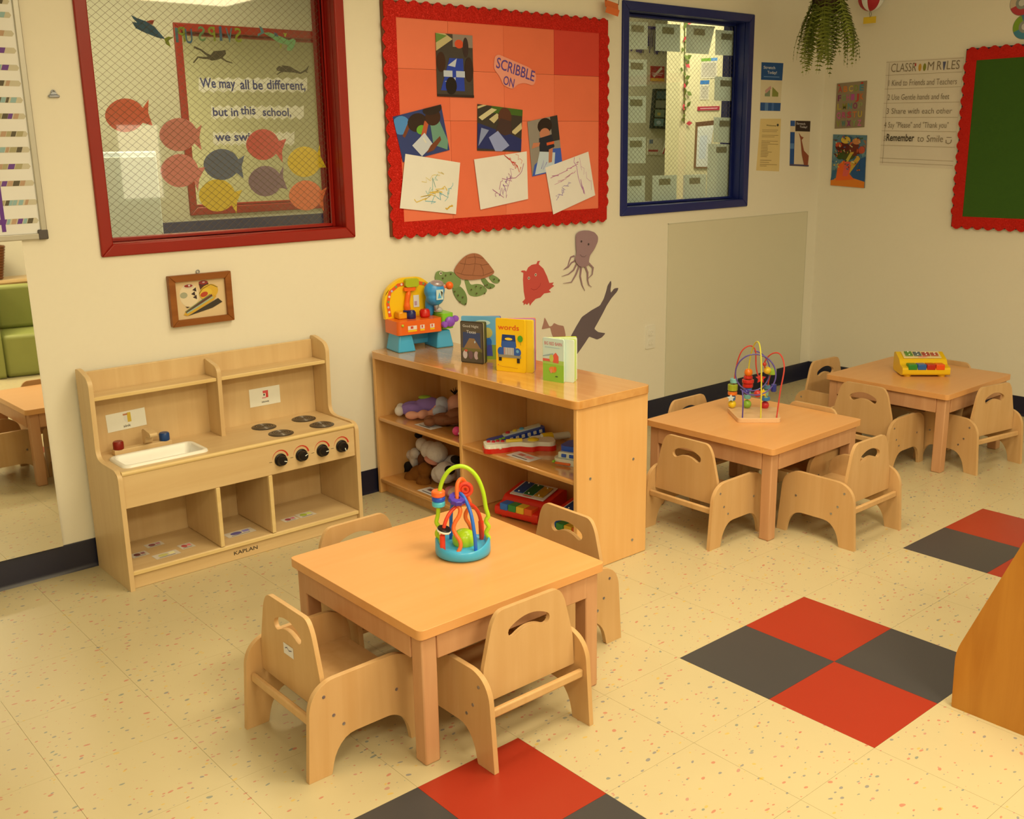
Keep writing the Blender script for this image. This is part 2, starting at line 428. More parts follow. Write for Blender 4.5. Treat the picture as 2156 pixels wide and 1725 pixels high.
struct(MB().box((RX0-TH, RY0-TH, 0), (WX+TH, RY0, CEIL)).build('wall_front', WALL, smooth=False))
struct(MB().box((RX0-TH, RY0-TH, CEIL), (WX+TH, WY+TH, CEIL+.1)).build('ceiling', M(226, 214, 186, .8, vary=.02), smooth=False))
def baseboard(name, a, b, n):
    """navy cove base along the line a-b, standing out towards n"""
    a, b, n = Vector(a), Vector(b), Vector(n)
    prof = [(0, 0), (.013, 0), (.009, .006), (.005, .016), (.004, .098), (.002, .102), (0, .102)]
    vs = []
    for e in (a, b):
        for d, z in prof: vs.append(e+n*d+Vector((0, 0, z)))
    k = len(prof); fs = [(i, (i+1) % k, (i+1) % k+k, i+k) for i in range(k)]+[tuple(range(k))[::-1], tuple(range(k, 2*k))]
    b_ = MB(); b_.add(vs, fs); o = b_.build(name, NAVY)
    bm = bmesh.new(); bm.from_mesh(o.data); bmesh.ops.recalc_face_normals(bm, faces=bm.faces); bm.to_mesh(o.data); bm.free()
    return struct(o)
baseboard('baseboard_back', (RX0, WY, 0), (WX, WY, 0), (0, -1, 0))
baseboard('baseboard_right', (WX, WY, 0), (WX, RY0, 0), (-1, 0, 0))
baseboard('baseboard_front', (RX0, RY0, 0), (WX, RY0, 0), (0, 1, 0))
baseboard('baseboard_left', (RX0, WY, 0), (RX0, RY0, 0), (1, 0, 0))

GLASS = glass_mat('wired_glass', (.88, .89, .82)); WIRE = M(120, 100, 70, .5, metal=.3)
def window(name, W, mat, y0, label_mat, gy=.085, fw=.042, depth=TH, wires=True, proud=.012):
    x0, x1, z0, z1 = W
    root = bpy.data.objects.new(name, None); COL.objects.link(root); struct(root); root.location = ((x0+x1)/2, y0, z0)
    hw = (x1-x0)/2; H = z1-z0
    # face frame: four mitred casings, outer face proud of the wall
    def bar(poly, n): MB().prism(poly, -proud, .02, axis=1).build(n, mat, root, .004, 2)
    a, b = hw, hw-fw
    bar([(-a, 0), (a, 0), (b, fw), (-b, fw)], 'frame_sill'); bar([(-b, H-fw), (b, H-fw), (a, H), (-a, H)], 'frame_head')
    bar([(-a, 0), (-b, fw), (-b, H-fw), (-a, H)], 'frame_jamb'); bar([(b, fw), (a, 0), (a, H), (b, H-fw)], 'frame_jamb')
    # jamb lining and glazing stops
    l = MB(); t = .012
    for s_ in (-1, 1): l.box((s_*b-(t if s_ < 0 else 0), .02, fw-t), (s_*b+(t if s_ > 0 else 0), depth+.01, H-fw+t))
    l.box((-b, .02, fw-t), (b, depth+.01, fw)); l.box((-b, .02, H-fw), (b, depth+.01, H-fw+t)); l.build('lining', mat, root, smooth=False)
    st = MB(); q = .014
    for yy in (gy-.020, gy+.006):
        st.box((-b, yy, fw), (-b+q, yy+.014, H-fw)); st.box((b-q, yy, fw), (b, yy+.014, H-fw))
        st.box((-b+q, yy, fw), (b-q, yy+.014, fw+q)); st.box((-b+q, yy, H-fw-q), (b-q, yy+.014, H-fw))
    st.build('glazing_stop', mat, root, .003, 2)
    MB().box((-b+.002, gy-.003, fw+.002), (b-.002, gy+.003, H-fw-.002)).build('pane', GLASS, root, smooth=False)
    if wires:
        wr = MB(); st_ = .0245; A0, A1, B0, B1 = -b+.004, b-.004, fw+.004, H-fw-.004
        for sg in (1, -1):
            c = -3.0
            while c < 3.0:
                # line z = B0 + sg*(x) + c clipped to the pane
                pts = []
                for x in (A0, A1):
                    z = B0+sg*x*.80+c
                    if B0 <= z <= B1: pts.append((x, z))
                for z in (B0, B1):
                    x = (z-B0-c)/(sg*.80)
                    if A0 < x < A1: pts.append((x, z))
                if len(pts) >= 2:
                    wr.tube([(pts[0][0], gy, pts[0][1]), (pts[1][0], gy, pts[1][1])], .00060, 3, caps=False)
                c += st_
        o = wr.build('wire_mesh', WIRE, root, smooth=False); o['kind'] = 'stuff'
    return root
REDP = M(150, 22, 10, .3, spec=.5); BLUEP = M(22, 34, 92, .35, spec=.5)
window('window_1', W1, REDP, WY, None)
window('window_2', W2, BLUEP, WY, None)
# ---- the rooms seen through the glass
CW = M(196, 180, 138, .6, vary=.02)
holes_wall('wall_corridor', -4.0, 6.2, FY, FY+.12, 0, CEIL, [(W3[0]+ins, W3[1]-ins, W3[2]+ins, W3[3]-ins)], CW)
window('window_3', W3, REDP, FY, None, depth=.12, gy=.06, wires=False)
struct(MB().box((-4.0, WY+TH, -.12), (6.2, 6.4, 0)).build('floor_corridor', M(190, 170, 120, .4), smooth=False))
struct(MB().box((-4.0, WY+TH, CEIL), (6.2, 6.4, CEIL+.1)).build('ceiling_corridor', M(200, 190, 160, .8), smooth=False))
struct(MB().box((-4.1, 6.3, 0), (6.3, 6.4, CEIL)).build('wall_far_room', CW, smooth=False))
struct(MB().box((-4.1, WY+TH, 0), (-4.0, 6.3, CEIL)).build('wall_corridor_end', CW, smooth=False))
struct(MB().box((6.2, WY+TH, 0), (6.3, 6.3, CEIL)).build('wall_office_end', CW, smooth=False))
struct(MB().box((.86, WY+TH, 0), (.94, FY, CEIL)).build('wall_partition', CW, smooth=False))
# navy wainscot under the corridor window
struct(MB().box((-4.0, FY-.012, 0), (.86, FY, 1.045)).build('trim_1', M(34, 36, 72, .5), smooth=False))
def ceiling_light(x, y, z, watts, label, sx=1.2, sy=.6, spread=None, group='recessed ceiling lights', col=None, name='ceiling'):
    t = thing(name+'_light_offscreen', label, 'light', (x, y, z), group=group)
    f = MB(); a, b = sx/2, sy/2; e = .025
    f.box((-a-e, -b-e, -.018), (a+e, -b, 0)); f.box((-a-e, b, -.018), (a+e, b+e, 0)); f.box((-a-e, -b, -.018), (-a, b, 0)); f.box((a, -b, -.018), (a+e, b, 0))
    f.build('frame', WHITE, t, .002)
    MB().box((-a, -b, -.004), (a, b, -.001)).build('diffuser', WHITE, t, smooth=False)
    ld = bpy.data.lights.new(name+'_lamp_offscreen', 'AREA'); ld.shape = 'RECTANGLE'; ld.size = sx; ld.size_y = sy; ld.energy = watts
    ld.color = col or LAMPC; ld.spread = spread or SPREAD
    lo = bpy.data.objects.new(name+'_lamp_offscreen', ld); COL.objects.link(lo); lo.parent = t; lo.location = (0, 0, -.02)
for i, (x, y, e, sp_) in enumerate(TROFFERS):
    ceiling_light(x, y, CEIL, e, 'recessed ceiling light panel of the classroom, %s' % ('above the arch-toy table aisle', 'nearest the play kitchen', 'towards the front wall', 'above the green play chair', 'near the left wall')[i], spread=sp_, name=('aisle', 'kitchen', 'front', 'green_chair', 'left_wall')[i])
# daylit door window in the front wall (mirrored faintly in the red window's glass)
w4 = bpy.data.objects.new('window_4_offscreen', None); COL.objects.link(w4); struct(w4); w4.location = (1.50, RY0, .96)
for x0, x1, z0, z1 in ((-.26, -.21, -.05, .78), (.21, .26, -.05, .78), (-.21, .21, -.05, 0), (-.21, .21, .73, .78)): MB().box((x0, 0, z0), (x1, .03, z1)).build('frame_bar', WHITE, w4, .004)
MB().box((-.21, .002, 0), (.21, .008, .73)).build('window_4_pane_offscreen', emis(255, 240, 205, 3.2, 'daylit_pane'), w4, smooth=False)
ceiling_light(-.6, 2.95, CEIL, 34, 'recessed ceiling light panel in the corridor', 1.2, .3, 2.6, 'corridor ceiling lights', (1, .84, .56), 'corridor')
ceiling_light(-.1, 5.1, CEIL, 120, 'recessed ceiling light panel in the room across the corridor', 1.2, .6, 2.8, 'far room ceiling lights', (1, .84, .54), 'far_room')
ceiling_light(2.75, 2.36, CEIL, 42, 'recessed ceiling light panel in the office near the glass', 1.2, .5, 2.9, 'office ceiling lights', (1, .86, .6), 'office')
ceiling_light(2.1, 3.45, CEIL, 30, 'recessed ceiling light panel in the office near its monitor', 1.2, .5, 2.9, 'office ceiling lights', (1, .86, .6), 'office_monitor')

# ================================================================== FURNITURE
# ---- toddler tables
def make_table(label, loc, rz=0, S=.60, H=.357):
    t = thing('toddler_table', label, 'table', loc, (0, 0, rz), 'square toddler tables'); h = S/2
    MB().prism(roundpoly([(-h, -h), (h, -h), (h, h), (-h, h)], .018, 5), H-.024, H).build('tabletop', [TABTOP], t, .006, 3)
    L = .043; i = h-.014
    for sx in (-1, 1):
        for sy in (-1, 1):
            MB().box((min(sx*i, sx*(i-L)), min(sy*i, sy*(i-L)), 0), (max(sx*i, sx*(i-L)), max(sy*i, sy*(i-L)), H-.024)).build('leg', LEGW, t, .004, 2)
    a = i-L; z0, z1 = .268, H-.024
    for s_ in (-1, 1):
        MB().box((-a, s_*(i-.006)-.009, z0), (a, s_*(i-.006)+.009-.006, z1)).build('apron', LEGW, t, .002)
        MB().box((s_*(i-.006)-.009, -a, z0), (s_*(i-.006)+.009-.006, a, z1)).build('apron', LEGW, t, .002)
    return t
T1 = make_table('square maple toddler table holding the arch activity toy', (-1.175, .338, 0))
T2 = make_table('square maple toddler table holding the wire bead maze', (.590, .655, 0), math.radians(1.2))
T3 = make_table('square maple toddler table holding the yellow toy piano', (1.806, .622, 0))
# ---- toddler chairs: local origin at the rear edge on the floor, facing +y
SIDE = [(0, 0), (.062, 0), (.074, .052), (.108, .088), (.236, .088), (.264, .072), (.282, .04), (.288, 0), (.328, 0), (.313, .185), (.303, .216), (.262, .244), (.066, .242), (.032, .224), (.014, .192)]
SIDE = roundpoly(SIDE, [0, .004, .03, .03, .03, .03, .02, 0, .004, .02, .02, .03, .03, .02, .02], 3)
def make_chair(loc, rz, label):
    t = thing('toddler_chair', label, 'chair', loc, (0, 0, rz), 'wooden toddler chairs'); hw = .1625; th = .014
    for s_ in (-1, 1):
        x = s_*hw
        sd = MB().prism(SIDE, min(x, x-s_*th), max(x, x-s_*th), axis=0).build('side_panel', BIRCH, t, .003, 2)
        bo = MB()
        for (yy, zz) in ((.052, .205), (.075, .15), (.10, .118), (.25, .15)):
            bo.lathe([(.0042, 0), (.0042, .0012), (.001, .0016)], (0, 0, 0), 10, M_=Matrix.Translation((x, yy, zz)) @ Matrix.Rotation(s_*PI/2, 4, 'Y'))
        bo.build('bolt_heads', STEEL, sd)['kind'] = 'stuff'
    # backrest with the hand slot
    wb, wt = hw-th, .108
    z0, z1 = .153, .374
    out = [(-wb, z0), (wb, z0), (wb-.004, .235), (wt+.008, z1-.03), (wt-.012, z1), (-wt+.012, z1), (-wt-.008, z1-.03), (-wb+.004, .235)]
    out = roundpoly(out, [.004, .004, .02, .03, .03, .03, .03, .02], 4)
    arc = [Vector((u_*.052, .309+.015*(1-u_*u_))) for u_ in [-1+k/5 for k in range(11)]]; hr = .0145; up = []; dn = []
    for k, c_ in enumerate(arc):
        t_ = (arc[min(k+1, 10)]-arc[max(k-1, 0)]).normalized(); n_ = Vector((-t_.y, t_.x)); up.append(tuple(c_+n_*hr)); dn.append(tuple(c_-n_*hr))
    def cap(c_, a0): return [(c_.x+hr*math.cos(a0-k*PI/6), c_.y+hr*math.sin(a0-k*PI/6)) for k in range(1, 6)]
    hole = up+cap(arc[-1], PI/2-.5)+dn[::-1]+cap(arc[0], 3*PI/2+.5)
    bk = MB().prism(out, -.006, .006, axis=1, holes=[hole])
    bk.build('backrest', BIRCH, t, .003, 2, loc=(0, .062, 0), rot=None)
    MB().prism(roundpoly([(-wb, .075), (wb, .075), (wb, .300), (-wb, .300)], .002), .146, .158).build('seat', BIRCH, t, .003)
    MB().box((-wb, .022, .128), (wb, .036, .150)).build('stretcher', BIRCH, t, .004, 2)
    return t
D = math.radians
CH = [((-1.705, .337), -90, 'toddler chair with a paper name tag, side-on at the arch-toy table'),
      ((-1.200, -.082), 0, 'toddler chair standing on the corner of a red floor tile'),
      ((-1.212, .785), 180, 'toddler chair at the arch-toy table on the play kitchen side'),
      ((-.640, .362), 90, 'toddler chair between the arch-toy table and the toy shelf end'),
      ((.080, .612), -90, 'toddler chair at the bead-maze table beside the toy shelf end panel'),
      ((.612, .098), 0, 'toddler chair at the bead-maze table facing the wall panel'),
      ((.640, 1.092), 180, 'toddler chair between the bead-maze table and the wall panel'),
      ((.968, .592), 90, 'toddler chair pushed fully in under the bead-maze table'),
      ((1.315, .642), -90, 'toddler chair at the toy-piano table beside the bead-maze table'),
      ((1.760, .185), -10, 'toddler chair turned askew at the toy-piano table, away from the wall'),
      ((1.745, 1.140), 177, 'toddler chair at the toy-piano table near the corner baseboard'),
      ((2.20, .645), 90, 'toddler chair between the toy-piano table and the classroom rules wall')]
first = None
for (x, y), a, lb in CH:
    if first is None: first = make_chair((x, y, 0), D(a), lb); c = first
    else: c = copy_tree(first); c.location = (x, y, 0); c.rotation_euler = (0, 0, D(a)); c['label'] = lb
# paper name tag on the first chair's backrest
nt_ = [q for q in first.children if q.name.startswith('backrest')][0]
p = Print(); p.rect(-.024, -.014, .024, .014, (236, 222, 200))
p.line([(-.016, .002), (-.006, .006), (.002, 0), (.016, .004)], .003, (120, 110, 120))
p.build('name_tag', nt_, (.0, -.0062, .258), (PI/2, 0, 0))

# ---- play kitchen
KX0, KX1 = -1.606, -.692
kit = thing('play_kitchen', 'maple play kitchen with white sink and four burners by the wall', 'play kitchen', ((KX0+KX1)/2, 1.68, 0))
hw = (KX1-KX0)/2
def ky(y): return y-1.68
prof = [(ky(1.822), 0), (ky(1.822), .716), (ky(1.79), .716), (ky(1.722), .698), (ky(1.706), .675), (ky(1.712), .445), (ky(1.70), .424), (ky(1.672), .417), (ky(1.548), .417), (ky(1.522), .400), (ky(1.522), 0)]
prof = roundpoly(prof, [0, .012, .02, .02, .02, .03, .02, .02, .02, .02, 0], 4)
for s_ in (-1, 1):
    MB().prism(prof, min(s_*hw, s_*(hw-.016)), max(s_*hw, s_*(hw-.016)), axis=0).build('side_panel', MAPLEV, kit, .005, 3)
iw = hw-.016
MB().box((-iw, ky(1.808), .03), (iw, ky(1.820), .702)).build('back_panel', MAPLEV, kit, .003)
sx0, sx1, sy0, sy1 = -1.57+1.149, -1.268+1.149, ky(1.56), ky(1.715)
ct = MB().prism([(-iw, ky(1.534)), (iw, ky(1.534)), (iw, ky(1.808)), (-iw, ky(1.808))], .397, .412, holes=[rrect(sx0+.01, sy0+.01, sx1-.01, sy1-.01, .02)[::-1]])
ct.build('counter', MAPLED, kit, .003)
MB().tube([(-iw, ky(1.534), .4045), (iw, ky(1.534), .4045)], .0085, 10).build('counter_nosing', EDGE, kit)
rail = MB().box((-iw, ky(1.530), .286), (iw, ky(1.546), .397)).build('front_rail', MAPLE, kit, .002)
MB().box((-iw, ky(1.716), .617), (-.006, ky(1.808), .631)).build('upper_shelf', MAPLED, kit, .005, 3)
MB().box((.010, ky(1.716), .617), (iw, ky(1.808), .631)).build('upper_shelf', MAPLED, kit, .005, 3)
MB().prism(roundpoly([(ky(1.808), .412), (ky(1.808), .690), (ky(1.722), .672), (ky(1.706), .655), (ky(1.712), .412)], [0, .01, .02, .02, 0], 4), -.006, .010, axis=0).build('upper_divider', MAPLEV, kit, .005, 3)
for xx in (-1.268, -1.067):
    MB().box((xx+1.149-.008, ky(1.532), .066), (xx+1.149+.008, ky(1.808), .397)).build('lower_divider', MAPLEV, kit, .005, 3)
MB().box((-iw, ky(1.530), .050), (iw, ky(1.808), .066)).build('bottom_shelf', MAPLED, kit, .005, 3)
toe = MB().box((-iw, ky(1.540), 0), (iw, ky(1.554), .050)).build('toe_kick', MAPLE, kit, .002)
lp = Print(); lp.text('KAPLAN', 0, -.006, .014, (60, 48, 36), .092); lp.build('lettering', toe, (-1.225+1.149, ky(1.540), .026), ROTB)
for xx in (-1.268+1.149, -1.067+1.149): MB().box((xx-.0075, ky(1.527), .067), (xx+.0075, ky(1.5325), .286)).build('edge_band', EDGE, kit, .002)
for x0, x1, yy, z0, z1 in ((-iw, -.006, 1.713, .6175, .6305), (.010, iw, 1.713, .6175, .6305), (-iw, iw, 1.527, .051, .065)): MB().box((x0, ky(yy), z0), (x1, ky(yy+.004), z1)).build('edge_band', EDGE, kit, .002)
# sink basin
def basin(x0, y0, x1, y1, z, depth, mat, parent):
    L = [(rrect(x0, y0, x1, y1, .025), z-.001), (rrect(x0+.002, y0+.002, x1-.002, y1-.002, .025), z+.007), (rrect(x0+.008, y0+.008, x1-.008, y1-.008, .022), z+.010),
         (rrect(x0+.016, y0+.016, x1-.016, y1-.016, .02), z+.006), (rrect(x0+.022, y0+.022, x1-.022, y1-.022, .02), z-depth*.8), (rrect(x0+.035, y0+.035, x1-.035, y1-.035, .02), z-depth)]
    b = MB(); n = len(L[0][0]); vs = []; fs = []
    for pts, zz in L: vs += [(p[0], p[1], zz) for p in pts]
    for i in range(len(L)-1):
        for k in range(n): fs.append((i*n+k, i*n+(k+1) % n, (i+1)*n+(k+1) % n, (i+1)*n+k))
    fs.append(tuple((len(L)-1)*n+k for k in range(n))); b.add(vs, fs); return b.build('sink', mat, parent, ang=60)
basin(sx0, sy0, sx1, sy1, .412, .07, M(250, 240, 216, .25, spec=.5), kit)
# burners
BURN = M(70, 56, 40, .35, spec=.5)
for bx, by in ((-.981, 1.722), (-.977, 1.597), (-.812, 1.722), (-.806, 1.597)):
    b = MB().lathe([(0, 0), (.046, 0), (.046, .0018), (.043, .003), (0, .003)], n=32).build('burner', BURN, kit, loc=(bx+1.149, ky(by), .412))
    c = MB()
    for R_ in (.010, .019, .028, .037): c.torus((0, 0, .003), R_, .0022, 28, 6)
    c.build('coil', M(96, 78, 56, .3, spec=.6), b)
# oven knobs with printed dials
for i, kx in enumerate((-1.022, -.937, -.850, -.767)):
    kn = MB().lathe([(.0235, 0), (.0235, .004), (.0185, .006), (.0175, .022), (.0155, .025), (0, .025)], n=28, axis=1).build('knob', BLACK, kit, loc=(kx+1.149, ky(1.530), .336))
    a_ = (-.3, .45, .05, -1.25)[i]
    MB().box((.003, -.0265, -.0014), (.014, -.0245, .0014)).build('pointer', WHITE, kn, rot=(0, -a_, 0))
    pr = Print(.0003)
    arc = [(.031*math.cos(t), .031*math.sin(t)) for t in [PI-(PI-.15)*k/14 for k in range(15)]]
    pr.line(arc, [.0006+.006*k/14 for k in range(15)], (206, 52, 30)); pr.line([(-.045, -.006), (-.033, -.006)], .0016, (70, 60, 40))
    pr.build('dial_print', kn, (0, 0, .004), ROTB)
# tap
tap = MB().box((-1.535+1.149, ky(1.735), .412), (-1.33+1.149, ky(1.765), .430)).build('tap_base', MAPLE, kit, .002)
MB().lathe([(.017, 0), (.018, .003), (.018, .024), (.015, .028), (0, .028)], n=20).build('hot_tap', M(140, 28, 14, .35), tap, loc=(-1.515+1.149, ky(1.75), .430))
MB().lathe([(.017, 0), (.018, .003), (.018, .024), (.015, .028), (0, .028)], n=20).build('cold_tap', M(30, 66, 110, .35), tap, loc=(-1.352+1.149, ky(1.75), .430))
MB().prism(roundpoly([(ky(1.765), .430), (ky(1.765), .478), (ky(1.75), .486), (ky(1.69), .478), (ky(1.69), .464), (ky(1.735), .460), (ky(1.742), .430)], .012, 4), -1.425+1.149, -1.398+1.149, axis=0).build('spout', MAPLE, tap, .003)
# picture cards
def card(parent, name, loc, rot, w, h, shapes, base=(246, 238, 220)):
    p = Print(.0005); p.rect(-w/2, -h/2, w/2, h/2, base)
    for s_ in shapes:
        if s_[0] == 'r': p.rect(*s_[1])
        elif s_[0] == 'e': p.poly(ell(*s_[1]), s_[2])
        elif s_[0] == 't': p.text(s_[1], s_[2], s_[3], s_[4], s_[5], s_[6], center=True)
        elif s_[0] == 'l': p.line(s_[1], s_[2], s_[3])
    return p.build(name, parent, loc, rot)
card(kit, 'sink_card', (-.309, ky(1.8075), .512), (PI/2, D(-2), 0), .138, .064, [('e', (.004, .008, .013, .018), (236, 226, 204)), ('r', (.004, -.008, .017, .026, (224, 186, 60))), ('r', (-.01, .018, .006, .024, (200, 130, 80))), ('t', 'sink', 0, -.024, .009, (70, 62, 50), .026)])
card(kit, 'stove_card', (.224, ky(1.8075), .508), (PI/2, 0, 0), .128, .070, [('r', (.004, -.006, .014, .022, (222, 70, 60))), ('r', (-.008, .012, .010, .022, (222, 90, 80))), ('e', (-.003, .006, .003, .004), (60, 50, 40)), ('r', (-.012, -.008, .004, -.003, (230, 160, 150))), ('t', 'stove', 0, -.024, .008, (70, 62, 50), .030)])
for cx, cy_, w_, h_, c_ in ((-1.515, 1.665, .058, .045, (120, 60, 56)), (-1.44, 1.72, .062, .040, (150, 80, 80)), (-1.445, 1.60, .088, .045, (214, 200, 110)), (-1.36, 1.63, .05, .05, (206, 90, 80)), (-1.16, 1.62, .11, .05, (110, 96, 140)), (-.955, 1.62, .06, .04, (170, 70, 80)), (-.885, 1.625, .07, .05, (180, 190, 60))):
    card(kit, 'picture_label', (cx+1.149, ky(cy_), .066), (0, 0, D(2)), w_, h_, [('e', (-.12*w_, .05*h_, .2*w_, .28*h_), c_), ('r', (.12*w_, -.1*h_, .36*w_, .3*h_, tuple(min(255, v+50) for v in c_))), ('r', (-.36*w_, -.36*h_, .3*w_, -.28*h_, (120, 110, 100)))], (226, 206, 170))

# ---- open toy shelf standing out from the wall
SX0, SX1, SY0, SY1 = -.425, -.081, .610, 1.822
sh = thing('toy_shelf', 'honey birch toy shelf standing out from the wall, two tiers high', 'shelf', ((SX0+SX1)/2, (SY0+SY1)/2, 0))
cx_, cy_ = (SX0+SX1)/2, (SY0+SY1)/2; dx, dy = (SX1-SX0)/2, (SY1-SY0)/2
MB().box((-dx, -dy, 0), (dx, -dy+.018, .588)).build('end_panel', OAK, sh, .003)
MB().box((-dx, dy-.018, 0), (dx, dy, .588)).build('end_panel', OAK, sh, .003)
MB().prism(roundpoly([(-dx-.012, -dy-.010), (dx+.006, -dy-.010), (dx+.006, dy), (-dx-.012, dy)], .03, 5), .586, .614).build('top', OAKH, sh, .013, 4)
MB().box((dx-.012, -dy+.018, .02), (dx, dy-.018, .588)).build('back_panel', OAK, sh)
dyv = 1.245-cy_
MB().box((-dx+.004, dyv-.009, .067), (dx-.012, dyv+.009, .588)).build('centre_divider', OAK, sh, .004, 3)
for a, b in ((-dy+.018, dyv-.009), (dyv+.009, dy-.018)):
    MB().box((-dx+.004, a, .317), (dx-.012, b, .335)).build('middle_shelf', OAKH, sh, .006, 3)
MB().box((-dx, -dy+.018, .049), (dx-.012, dy-.018, .067)).build('bottom_shelf', OAKH, sh, .006, 3)
MB().box((-dx+.03, -dy+.018, 0), (-dx+.045, dy-.018, .049)).build('toe_kick', OAK, sh)
bolts = MB()
for bx, bz in ((-.11, .335), (.10, .36), (.10, .06), (-.11, .06)): bolts.lathe([(.005, 0), (.005, .0015), (.002, .002)], n=12, M_=Matrix.Translation((bx, -dy, bz)) @ Matrix.Rotation(PI/2, 4, 'X'))
bolts.build('bolt_heads', STEEL, sh)['kind'] = 'stuff'
def shelf_card(px, py, z, w_, h_, rz, c_):
    q = onz(px, py, z); card(sh, 'shelf_label', (q.x-cx_, q.y-cy_, z), (0, 0, rz), w_, h_, [('r', (-.30*w_, 0, -.05*w_, .3*h_, c_)), ('r', (.02*w_, -.05*h_, .32*w_, .25*h_, tuple(min(255, v+40) for v in c_))), ('r', (-.34*w_, -.34*h_, .3*w_, -.24*h_, (110, 100, 96)))], (236, 220, 196))
shelf_card(902, 897, .335, .115, .06, D(-90), (180, 170, 160)); shelf_card(1103, 962, .335, .125, .065, D(-90), (214, 120, 100)); shelf_card(909, 1036, .067, .115, .065, D(-90), (130, 80, 80))

# ---- slanted book display at the right edge of the view
bd = thing('book_display', 'amber plywood book display with a sloping side panel', 'bookcase', (.10, -.95, 0))
pan = roundpoly([(.310, 0), (.313, .155), (.175, .50), (.06, .79), (-.02, .82), (-.12, .82), (-.14, .80), (-.14, 0)], [.005, .03, .05, .03, .02, .02, .01, 0], 4)
for x0 in (-.393, .375): MB().prism(pan, x0, x0+.018, axis=0).build('side_panel', AMBER, bd, .004, 2)
MB().box((-.375, -.14, .02), (.375, -.128, .80)).build('back_panel', AMBER, bd)
for (y, z) in ((.28, .05), (.20, .23), (.12, .41), (.05, .58)):
    MB().box((-.375, y-.09, z), (.375, y, z+.012)).build('ledge', AMBER, bd, .003)
    MB().box((-.375, y, z), (.375, y+.012, z+.06)).build('lip', AMBER, bd, .003)

# ---- mirror on the wall, and what it shows of the room behind the camera
mm = bpy.data.materials.new('mirror'); mm.use_nodes = True; q = mm.node_tree.nodes['Principled BSDF']
q.inputs['Base Color'].default_value = (.82, .83, .80, 1); q.inputs['Metallic'].default_value = 1; q.inputs['Roughness'].default_value = .015
mr = thing('wall_mirror', 'tall frameless wall mirror under the striped chart board', 'mirror', (-2.165, WY-.012, .105), (D(-.8), 0, D(-.1)))
MB().box((-.45, -.002, 0), (.45, .0, 1.07)).build('mirror_glass', mm, mr, smooth=False)
MB().box((-.45, .0002, 0), (.45, .004, 1.07)).build('backing', M(150, 140, 120), mr, smooth=False)
GRN = M(150, 148, 72, .4)
gc = thing('play_chair', 'olive green moulded plastic armchair seen in the wall mirror', 'chair', (-.52, -2.55, 0), (0, 0, D(12)))
MB().prism(roundpoly([(-.26, 0), (.24, 0), (.24, .30), (.16, .44), (.02, .60), (-.14, .64), (-.26, .60)], [.02, .03, .08, .10, .10, .10, .05], 5), -.30, -.24, axis=0).build('arm', GRN, gc, .015, 3)
MB().prism(roundpoly([(-.26, 0), (.24, 0), (.24, .30), (.16, .44), (.02, .60), (-.14, .64), (-.26, .60)], [.02, .03, .08, .10, .10, .10, .05], 5), .24, .30, axis=0).build('arm', GRN, gc, .015, 3)
MB().box((-.24, -.26, 0), (.24, .22, .30)).build('seat', GRN, gc, .03, 4)
MB().box((-.24, -.26, .30), (.24, -.18, .62)).build('backrest', GRN, gc, .03, 4)

# ================================================================== ON THE WALLS
def rel(pts, ox, oz): return [(a-ox, b-oz) for a, b in pts]
def crop(ox, oy, s, L): return [(ox+a/s, oy+b/s) for a, b in L]
def quadmap(px4, f):
    """unit square (u right, v up) -> wall coordinates, from the four photo corners tl, tr, br, bl"""
    c = [f(*p) for p in px4]
    def g(u, v):
        x = (1-u)*v*c[0][0]+u*v*c[1][0]+u*(1-v)*c[2][0]+(1-u)*(1-v)*c[3][0]
        z = (1-u)*v*c[0][1]+u*v*c[1][1]+u*(1-v)*c[2][1]+(1-u)*(1-v)*c[3][1]
        return (x, z)
    return g
def quad_thing(name, label, cat, px4, f=onwall, mk=wall_thing, off=0.0, base=(246, 236, 214), group=None, rough=.6, t=.001, shapes=(), border=None):
    g = quadmap(px4, f); cx, cz = g(.5, .5); bz = min(g(0, 0)[1], g(1, 0)[1])
    th = mk(name, label, cat, cx, bz, off, group)
    sheet(th, rel([g(0, 0), g(1, 0), g(1, 1), g(0, 1)], cx, bz), M(*base, rough), t)
    if shapes:
        p = Print(t+.0004); ex = (Vector(g(1, .5))-Vector(g(0, .5))).length; ez = (Vector(g(.5, 1))-Vector(g(.5, 0))).length
        d = Vector(g(1, .5))-Vector(g(0, .5)); rot = math.atan2(d.y, d.x)
        L = lambda P: rel([g(min(1, max(0, q[0])), min(1, max(0, q[1]))) for q in P], cx, bz)
        for s in shapes:
            if s[0] == 'p': p.poly(L(s[1]), s[2])
            elif s[0] == 'e': p.poly(L(ell(*s[1])), s[2])
            elif s[0] == 'r': a, b, c, d_ = s[1]; p.poly(L([(a, b), (c, b), (c, d_), (a, d_)]), s[2])
            elif s[0] == 'l': p.line(L(s[1]), s[2], s[3])
            elif s[0] == 't': (x, z), = L([(s[2], s[3])]); p.text(s[1], x, z, s[4]*ez, s[5], s[6]*ex if s[6] else None, rot, bold=s[7] if len(s) > 7 else .012)
        p.build('print', th)
    return th

